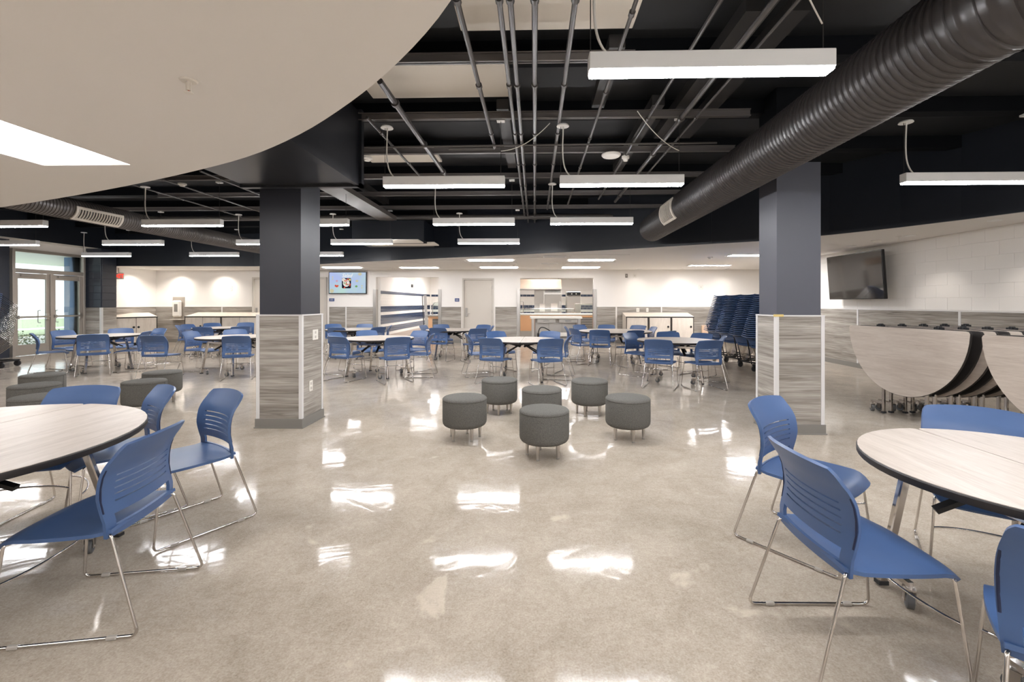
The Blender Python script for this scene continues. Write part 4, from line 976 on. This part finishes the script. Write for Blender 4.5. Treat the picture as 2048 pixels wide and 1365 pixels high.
SEAT = bm_mesh(shell(top, nu, nv, .014), 'seat', 'chair_blue')
ST = [(.30, .318), (.375, .393), (.45, .468), (.525, .543), (.60, .618)]
ts = [-.06, -.03, 0, .03, .05, .11, .175, .24]
for a, b2 in ST: ts += [a, b2]
ts += [.66, .72, .78, .84, .89, .93, .96, .985, 1.0]
ucol = [-1, -.96, -.9, -.80, -.74, -.5, -.3, -.1, .1, .3, .5, .74, .80, .9, .96, 1]
def back_pt(u, t):
    z = .446+.366*t
    y = -.198-.030*math.sin(t*PI*.5)+.022*math.sin(PI*min(1, max(0, (t-.1)/.75)))-.055*max(0, (t-.62)/.38)**1.7
    hw = .212+.008*math.sin(PI*t)-.008*max(0, (t-.5)/.5)**2
    if t > .9: hw *= math.sqrt(max(0, 1-.13*((t-.9)/.1)**2.6))
    wrap = .038*abs(u)**2.2*(.5+.5*min(1, t/.4))
    z -= .012*u*u*max(0, (t-.8)/.2)
    return (u*hw, y+wrap+.055, z-.035)
def keep_b(i, j):
    um = (ucol[i]+ucol[i+1])/2; tm = (ts[j]+ts[j+1])/2
    if .05 < tm < .175 and abs(um) < .80: return False
    for a, b2 in ST:
        if a < tm < b2 and abs(um) < .74: return False
    return True
BACK = bm_mesh(shell([back_pt(u, t) for t in ts for u in ucol], len(ucol)-1, len(ts)-1, .013, keep_b, True), 'backrest', 'chair_blue')
GROOVE = []
for s in (-1, 1):
    gm = MB()
    pts = [Vector(back_pt(s*.985, t))+Vector((s*.001, -.012, 0)) for t in (.22, .35, .5, .62, .7)]
    gm.tube(pts, .0045, 6); GROOVE.append(gm.mesh('side_groove', 'chair_groove', 40))
def loop_mesh(s, n=8):
    m = MB(); m.tube(fillet([(s*.19, -.115, .398), (s*.203, -.145, .402), (s*.235, -.265, .008), (s*.235, .265, .008), (s*.208, .225, .388), (s*.19, .21, .392)], .032, 5), .0062, n); return m.mesh('sled_leg', 'chrome', 60)
LOOP = {s: loop_mesh(s) for s in (-1, 1)}
def stretcher_mesh():
    m = MB(); m.tube(bez((-.218, .239, .24), (-.12, .17, .25), (.12, .17, .25), (.218, .239, .24)), .005, 8)
    return m.mesh('stretcher', 'chrome', 60)
STR = stretcher_mesh(); RAIL = [MB().tube([(-.19, yy, zz), (.19, yy, zz)], .006, 6).mesh('seat_rail', 'chrome', 60) for yy, zz in ((-.115, .398), (.21, .392))]
GL = {}
for s in (-1, 1):
    for k, y in enumerate((-.17, .17)):
        GL[s, k] = MB().box(s*.235-.009, s*.235+.009, y-.02, y+.02, .0, .016, b=.004).mesh('glide', 'clear_plastic')
def make_chair():
    r = thing('stacking_chair', '', 'chair')
    link('seat', SEAT, r); b2 = link('backrest', BACK, r); [link('side_groove', g_, b2) for g_ in GROOVE]
    for s in (-1, 1):
        lg = link('sled_leg', LOOP[s], r)
        for k in (0, 1): link('glide', GL[s, k], lg)
    link('stretcher', STR, r)
    for q in RAIL: link('seat_rail', q, r)
    return r
CH = make_chair(); _used = [0]
def chair(x, y, deg, label, group):
    """deg: the way the sitter faces, 0 = +x, 90 = away from the viewer"""
    o = CH if not _used[0] else copy_tree(CH); _used[0] += 1
    o.location = (x, y, 0); o.rotation_euler = (0, 0, math.radians(deg-90)); o['label'] = label; o['group'] = group
    return o
def chair_px(px, py, deg, label, group):
    x, y = at_z(px, py+1, .772); deg += math.degrees(math.atan2(1069-px, FPX)); a = math.radians(deg)
    return chair(x+.19*math.cos(a), y+.19*math.sin(a), deg, label, group)
G1 = 'blue chairs around the round tables'
# around the near left table
chair(-1.889, 1.947, 190, 'nearest left blue chair, turned with its back to us', G1)
chair(-2.09, 2.695, 237.7, 'blue chair at the near left table, closest to the left pillar', G1)
chair(-2.62, 2.83, 232, 'blue chair at the near left table, second from the pillar', G1)
chair(-3.0, 2.78, 281, 'blue chair behind the near left table, farthest left', G1)
# around the near right table
chair(1.215, 1.79, 1, 'nearest right blue chair, its slotted back to us', G1)
chair(1.49, 2.56, 309, 'blue chair in front of the right pillar wainscot', G1)
chair(2.26, 2.33, 236, 'blue chair behind the near right table, below the folded tables', G1)
chair(1.52, 1.23, 51, 'blue chair cut off by the lower right corner', G1)
rowC = 'at the round table right of the left pillar'
for px, py, d, lb in [(673, 672, 45, 'front left chair %s, back to us' % rowC), (668, 664.5, 325, 'rear left chair %s, mostly hidden' % rowC), (733, 660.3, 288, 'far chair facing us %s' % rowC), (797, 673.5, 108, 'front right chair %s, back square to us' % rowC), (841, 661, 228, 'right chair facing in %s, slots visible' % rowC), (864, 667, 172, 'edge-on right chair %s' % rowC)]: chair_px(px, py, d, lb, G1)
rowD = 'at the round table behind the grey stools'
for px, py, d, lb in [(979, 675, 62, 'front left chair %s' % rowD), (934, 667, 8, 'edge-on left chair %s' % rowD), (991, 662, 298, 'rear left chair facing us %s' % rowD), (1103, 676.5, 112, 'front right chair %s' % rowD), (1101, 662, 250, 'rear right chair facing us %s' % rowD), (1140, 669, 175, 'edge-on right chair %s' % rowD)]: chair_px(px, py, d, lb, G1)
rowE = 'at the round table left of the right pillar'
for px, py, d, lb in [(1316, 678.5, 80, 'front chair square to us %s' % rowE), (1422, 680, 122, 'front right chair %s' % rowE), (1448, 671, 185, 'edge-on chair below the chair stacks %s' % rowE), (1336, 663, 272, 'rear middle chair %s' % rowE), (1405, 666, 240, 'rear right chair %s' % rowE), (1258, 665, 325, 'left chair facing in %s' % rowE)]: chair_px(px, py, d, lb, G1)
rowH = 'at the table before the steel cart'
for px, py, d, lb in [(1147, 656.5, 30, 'front left chair %s' % rowH), (1131, 652, 357, 'edge-on left chair %s' % rowH), (1158, 649, 310, 'rear left chair %s' % rowH), (1199, 659, 85, 'front middle chair, back to us, %s' % rowH), (1213, 649, 270, 'rear middle chair %s' % rowH), (1277, 650, 240, 'rear right chair %s' % rowH), (1272, 660, 125, 'front right chair, back to us, %s' % rowH), (1308, 653, 200, 'right chair facing in %s' % rowH), (1342, 661, 150, 'outlying chair in front of the rightmost bin')]: chair_px(px, py, d, lb, G1)
rowF = 'at the far table before the tiled wall'
for px, py, d, lb in [(666, 647.5, 288, 'rear left chair %s' % rowF), (672, 654, 65, 'front left chair %s, back to us' % rowF), (730, 647.5, 255, 'rear right chair %s' % rowF), (758, 653.5, 130, 'front right chair %s, back to us' % rowF), (781, 650, 178, 'edge-on right chair %s' % rowF)]: chair_px(px, py, d, lb, G1)
rowG = 'at the far table before the beige door'
for px, py, d, lb in [(846, 650, 335, 'edge-on left chair %s' % rowG), (875, 655, 65, 'front left chair %s' % rowG), (882, 648.3, 285, 'rear left chair %s' % rowG), (957, 656, 115, 'front right chair %s' % rowG), (968, 649, 238, 'rear right chair %s' % rowG), (985, 651, 182, 'edge-on right chair %s' % rowG)]: chair_px(px, py, d, lb, G1)
rowI = 'at the table near the glass doors'
for px, py, d, lb in [(186, 668, 86, 'front left chair %s, back to us' % rowI), (304, 670, 55, 'front right chair %s, back to us' % rowI), (242, 656, 268, 'far chair facing us %s' % rowI), (294, 662, 160, 'right chair turned left %s' % rowI), (321, 656, 212, 'rear right chair %s' % rowI), (124, 660, 305, 'left chair before the glass doors facing in %s' % rowI), (66, 666, 0, 'leftmost edge-on chair %s' % rowI)]: chair_px(px, py, d, lb, G1)
rowJ = 'at the table beside the left pillar'
for px, py, d, lb in [(472, 671, 80, 'front chair %s, back to us' % rowJ), (380, 662, 322, 'left chair facing in %s' % rowJ), (470, 658, 275, 'rear chair facing us %s' % rowJ)]: chair_px(px, py, d, lb, G1)
rowK = 'at the far table before the niche cabinets'
for px, py, d, lb in [(404, 653, 65, 'front left chair %s' % rowK), (424, 645.5, 288, 'rear left chair %s' % rowK), (481, 652, 112, 'front right chair %s' % rowK), (492, 644.5, 255, 'rear right chair %s' % rowK), (374, 648, 315, 'left chair facing in %s' % rowK), (355, 650, 350, 'edge-on leftmost chair %s' % rowK)]: chair_px(px, py, d, lb, G1)

# ---- stacks of chairs on dollies
ORD = ['top', 'second from top', 'third from top', 'fourth from top', 'fifth from top', 'sixth from top', 'seventh from top', 'eighth from top', 'ninth from top', 'tenth from top', 'eleventh from top', 'twelfth from top', 'thirteenth from top', 'fourteenth from top', 'fifteenth from top', 'sixteenth from top', 'seventeenth from top', 'eighteenth from top', 'nineteenth from top', 'twentieth from top', 'twenty-first from top', 'twenty-second from top', 'twenty-third from top', 'twenty-fourth from top']
LOOPS = {}
for s in (-1, 1):
    m = MB(); m.tube(fillet([(s*.203, -.145, .402), (s*.235, -.265, .008), (s*.235, .265, .008), (s*.208, .225, .388)], .032, 3), .0062, 6); LOOPS[s] = m.mesh('sled_leg', 'chrome', 60)
def make_stack_chair():
    r = thing('stacking_chair', '', 'chair'); link('seat', SEAT, r); link('backrest', BACK, r)
    for s in (-1, 1): link('sled_leg', LOOPS[s], r)
    return r
SC = make_stack_chair(); _sc = [0]
def stack(bx_, by_, deg, n, tilt, step, desc, base_z=.16):
    """chairs recline by tilt; every further chair sits one step (in the room's axes) further along"""
    a = math.radians(deg-90); t = math.radians(tilt)
    R = Matrix.Rotation(a, 4, 'Z') @ Matrix.Rotation(t, 4, 'X')
    st = Vector(step)
    for k in range(n):
        o = SC if not _sc[0] else copy_tree(SC); _sc[0] += 1
        p = Vector((bx_, by_, base_z))+st*k
        o.location = p; o.rotation_euler = R.to_euler(); o['label'] = 'blue stacked chair, %s in the %s' % (ORD[n-1-k], desc); o['group'] = 'stacked chairs on dollies'
    d = thing('chair_dolly', 'black chair dolly under the %s' % desc, 'dolly', (bx_, by_, 0), a)
    m = MB()
    for s in (-.2, .2): m.bar((s, -.36, .13), (s, .34, .13), .03, .03)
    for y in (-.34, 0, .32): m.bar((-.2, y, .13), (.2, y, .13), .03, .03)
    m.build('base_frame', 'black', d)
    for s in (-.2, .2):
        for y in (-.32, .3):
            w_ = MB().lathe([(.0, -.016), (.052, -.016), (.06, -.01), (.06, .01), (.052, .016), (0, .016)], (s, y, .06), 16, 'x').build('wheel', 'rubber', d, smooth=40)
            m = MB(); m.box(s-.024, s-.019, y-.02, y+.02, .06, .125); m.box(s+.019, s+.024, y-.02, y+.02, .06, .125); m.build('fork', 'black', w_)
    return d
def dolly_handle(d, pts, name='handle'): MB().tube(fillet(pts, .03), .012, 8).build(name, 'black', d, smooth=50)
SD = ['stack farthest from the right pillar', 'second chair stack from the back', 'third chair stack from the back', 'chair stack touching the right pillar']
for k, (x0, y0) in enumerate([(4.70, 10.9), (4.67, 10.15), (4.67, 9.45), (4.64, 8.8)]):
    d = stack(x0, y0, 20, 23, 40, (.011, .0, .0365), SD[k], .25)
    dolly_handle(d, [(-.24, -.34, .14), (-.24, -.5, .84), (.24, -.5, .84), (.24, -.34, .14)])
d = stack(-11.22, 9.0, 16, 22, 40, (.006, 0, .038), 'stack left of the glass doors', .27)

# ================================================================== ROUND TABLES
def half_disc(r, gap=.003, n=28):
    a0 = math.asin(min(.2, .02/r)); pts = []
    # half in +x with small corner rounding at the split
    cr = .03
    pts = [(gap, -r+cr+.004), (gap+.006, -r+.012), (gap+.022, -r+.001)]
    for i in range(n+1):
        a = -PI/2+.05+(PI-.1)*i/n; pts.append((r*math.cos(a), r*math.sin(a)))
    pts += [(gap+.022, r-.001), (gap+.006, r-.012), (gap, r-cr-.004)]
    return pts
def half_top(parent, r, s, mtx=None, TH=.032, name='tabletop_half'):
    p = half_disc(r)
    if s < 0: p = [(-x, y) for x, y in p][::-1]
    q = [(x*(1-.004/r), y*(1-.004/r)) for x, y in p]
    m = MB(); m.prism(q, -.002, .001)
    # laminate sheet over a black-edged core
    Mx = mtx or Matrix.Identity(4)
    top_ = MB().prism(q, -.003, .0012, Mx).build(name, 'wood_fold' if mtx is not None and abs(mtx[2][2]) < .5 else 'wood_top', parent)
    core = MB()
    e1 = [(x*(1-.004/r), y*(1-.004/r)) for x, y in p]
    ring = [(e1, -.0015), (p, -.006), (p, -TH+.006), (e1, -TH)]
    n = len(p); vs = []
    for poly_, z in ring: vs += [(x, y, z) for x, y in poly_]
    fs = [tuple(range(n)), tuple(range(3*n, 4*n))]
    for k in range(3):
        for i in range(n): fs.append((k*n+i, k*n+(i+1) % n, (k+1)*n+(i+1) % n, (k+1)*n+i))
    core._add([Mx @ Vector(v) for v in vs], fs); core.build('edge_band', 'edge_black', top_, smooth=40)
    return top_
def caster(parent, x, y, ang=0.0, r=.04, z=0.0, mt='wheel_grey'):
    c, s = math.cos(ang), math.sin(ang)
    o = MB().lathe([(.0, -.012), (r*.6, -.012), (r*.75, -.016), (r, -.012), (r, .012), (r*.75, .016), (r*.6, .012), (0, .012)], (0, 0, 0), 18, 'x').build('caster', mt, parent, smooth=40)
    o.location = (x, y, z+r); o.rotation_euler = (0, 0, ang)
    m = MB(); m.box(-.022, -.018, -.016, .016, -.005, .05); m.box(.018, .022, -.016, .016, -.005, .05); m.box(-.022, .022, -.02, .02, .045, .053); m.cyl((0, 0, .05), (0, 0, .075), .012, n=8); m.cyl((-.025, 0, 0), (.025, 0, 0), .006, n=8)
    m.build('fork', 'chrome_brush', o)
    return o
def table(x, y, r, rz, label, H=.695):
    t = thing('round_table', label, 'table', (x, y, 0), math.radians(rz), 'round folding tables')
    Mz = Matrix.Translation((0, 0, H))
    half_top(t, r, 1, Mz); half_top(t, r, -1, Mz)
    fx, fy = .55*r, .66*r; k = .8
    for s in (-1, 1):
        ra = MB(); ra.bar((s*fx*k, -fy*k, H-.1), (s*fx*k, fy*k, H-.1), .03, .04, b=.004); rail = ra.build('rail', 'chrome', t)
        m = MB()
        for yy in (-.3*r, .3*r): m.bar((s*fx*k, yy, H-.085), (s*fx*k*1.15, yy*1.1, H-.03), .04, .02)
        m.build('bracket', 'black', t)
        for q in (-1, 1):
            lg = MB(); lg.bar((s*fx*k, q*fy*k, H-.09), (s*fx, q*fy, .02), .04, .028, up=(0, 1, 0), b=.005); leg = lg.build('leg', 'chrome', t)
            fm_ = MB(); fm_.bar((s*fx, q*fy, .012), (s*fx, q*fy, .03), .045, .035); fm_.build('foot_cap', 'rubber', leg)
            fb = MB(); fb.bar((s*fx*.985, q*fy*.99, .105), (s*fx*.985, q*(fy*.99-.16), .105), .025, .022); fb.build('foot_bar', 'chrome', leg)
            caster(t, s*fx*.985, q*(fy*.99-.15), .5*s*q, .036)
        # folding struts from the rail up to the centre hinge
        for yy in (-.07, .07):
            st_ = MB(); st_.bar((s*fx*k*1.02, yy*2.2, H-.235), (s*.02, yy, H-.075), .02, .034, up=(0, 1, 0)); st_.build('strut', 'black', t)
            st_ = MB(); st_.bar((s*fx*k*.95, yy*2.4, H-.04), (s*.03, yy*1.2, H-.12), .03, .014, up=(0, 1, 0)); st_.build('strut', 'black', t)
    m = MB()
    for yy in (-.62*r, 0, .62*r): m.box(-.07, .07, yy-.04, yy+.04, H-.055, H-.032, b=.004)
    m.cyl((0, -.12, H-.075), (0, .12, H-.075), .02, n=10); m.build('centre_hinge', 'black', t, smooth=40)
    return t
table(-2.857, 1.92, .88, 0, 'big round folding table at the left frame edge'); table(1.95, 1.80, .565, 0, 'round folding table at the right frame edge, split top')
def table_px(px, py, r, rz, label):
    x, y = at_z(px, py, .695); return table(x, y, r*1.06, rz, label)
table_px(757, 676, .6, 75, 'round table right of the left pillar'); table_px(1045, 679.2, .6, -2, 'round table behind the six grey stools'); table_px(1352, 680.3, .62, 70, 'round table in front of the chair stacks')
table_px(1230, 662, .78, 80, 'wide round table before the steel cart'); table_px(706, 658.6, .6, 85, 'far round table before the tiled opening'); table_px(905, 659.6, .6, 3, 'far round table before the beige door')
table_px(203, 671, .6, 60, 'round table near the glass doors'); table_px(470, 673.5, .6, 70, 'round table beside the left pillar'); table_px(442, 655.4, .6, 80, 'far round table before the niche cabinets')

# ---- folded tables at right: the two halves hang from the hinge like a closed book
def folded(x, y, r, rz, label, H=1.055, gap=.17):
    t = thing('folded_table', label, 'table', (x, y, 0), math.radians(rz), 'folded tables along the right wall')
    for s in (-1, 1):
        # half disc: flat edge on top, laminate outward
        Mx = Matrix(((0, 0, s, s*gap/2), (0, 1, 0, 0), (-1.13, 0, 0, H), (0, 0, 0, 1)))
        half_top(t, r, 1, Mx, TH=.03)
        for q in (-1, 1):
            leg = MB().bar((s*gap*.3, q*.36*r, .9), (s*gap*.3, q*.36*r, .03), .03, .03, b=.004).build('leg', 'chrome', t); MB().bar((s*gap*.3, q*.36*r, .01), (s*gap*.3, q*.36*r, .03), .04, .04).build('foot_cap', 'rubber', leg)
            MB().bar((s*gap*.3, q*.36*r, .13), (s*gap*.3, q*(.36*r+.16), .13), .025, .025).build('foot_bar', 'chrome', leg)
            caster(t, s*gap*.3, q*(.36*r+.15), .4*s, .042, 0)
    MB().box(-gap/2+.04, gap/2-.04, -.75*r, .75*r, H-.1, H-.05).build('hinge_channel', 'black', t)
    m = MB(); m.bar((0, -.3, .35), (0, .3, .85), .02, .03); m.bar((0, .3, .35), (0, -.3, .85), .02, .03); m.build('strut', 'black', t)
    for q in (-.48, .48):
        m = MB(); m.box(-.06, .06, q*r-.05, q*r+.05, H-.05, H-.004, b=.005); m.box(-.012, .012, q*r-.05, q*r+.05, H-.01, H+.018, b=.004); m.box(-.03, .03, q*r-.018, q*r+.018, H-.01, H+.03, b=.008); m.build('hinge_knob', 'black', t)
    return t
OD = ['front', 'second', 'third', 'fourth', 'fifth', 'rearmost']
for k in range(5): folded(4.30+.255*k, 5.3, .7, 10, 'folded table, %s of the farther row along the right wall' % OD[k])
for k in range(4): folded(4.24+.255*k, 3.54, .68, 8, 'folded table, %s of the nearer row cut by the right frame edge' % OD[k])

# ================================================================== OTTOMANS
def make_ottoman():
    t = thing('round_stool', '', 'stool')
    R = .218
    prof = [(0, .128), (R-.05, .128), (R-.03, .132), (R-.014, .142), (R-.004, .158), (R, .18), (R, .375), (R-.004, .384)]
    MB().lathe(prof+[(0, .384)], n=48).build('body', 'felt_grey', t, smooth=45)
    prof = [(0, .378), (R-.004, .382), (R+.001, .388), (R-.001, .398), (R-.012, .408), (R-.05, .414), (R-.12, .417), (0, .418)]
    MB().lathe(prof, n=48).build('seat_pad', 'felt_grey', t, smooth=45)
    MB().box(R*.995-.001, R*.995+.003, -.002, .002, .16, .385).build('seam', 'felt_grey', t)
    for k in range(5):
        a = 2*PI*k/5+.35; x, y = .15*math.cos(a), .15*math.sin(a)
        leg = MB().lathe([(.011, .01), (.019, .13)], (x, y, 0), 14).build('leg', 'chrome_brush', t, smooth=40); MB().lathe([(.014, 0), (.014, .012)], (x, y, 0), 12).build('foot', 'steel_dull', leg)
    return t
OT = make_ottoman(); _ot = [0]
def ottoman(px, py, label, rot=0):
    x, y = at_z(px, py, .418); o = OT if not _ot[0] else copy_tree(OT); _ot[0] += 1
    o.location = (x, y, 0); o.rotation_euler = (0, 0, rot); o['label'] = label; o['group'] = 'round grey felt stools'
ottoman(1088.5, 816, 'nearest round grey stool in the middle group', .2); ottoman(929.5, 792, 'leftmost round grey stool in the middle group', 1.2); ottoman(1255.5, 792.5, 'rightmost round grey stool in the middle group', 2.0)
ottoman(999, 757, 'rear left round grey stool in the middle group', .6); ottoman(1083.5, 775.5, 'grey stool half hidden behind the nearest one', 1.0); ottoman(1179, 759, 'rear right round grey stool in the middle group', .1)
ottoman(85.5, 747.5, 'rear stool of the trio behind the near left table', .3); ottoman(70, 767.5, 'middle stool of the trio behind the near left table', .8); ottoman(78, 790, 'front stool of the trio, mostly hidden by the left table', 1.4)
ottoman(289, 760, 'grey stool between the left chair backs, nearer of pair', .2); ottoman(325, 742, 'grey stool left of the left pillar, farther of pair', .9)
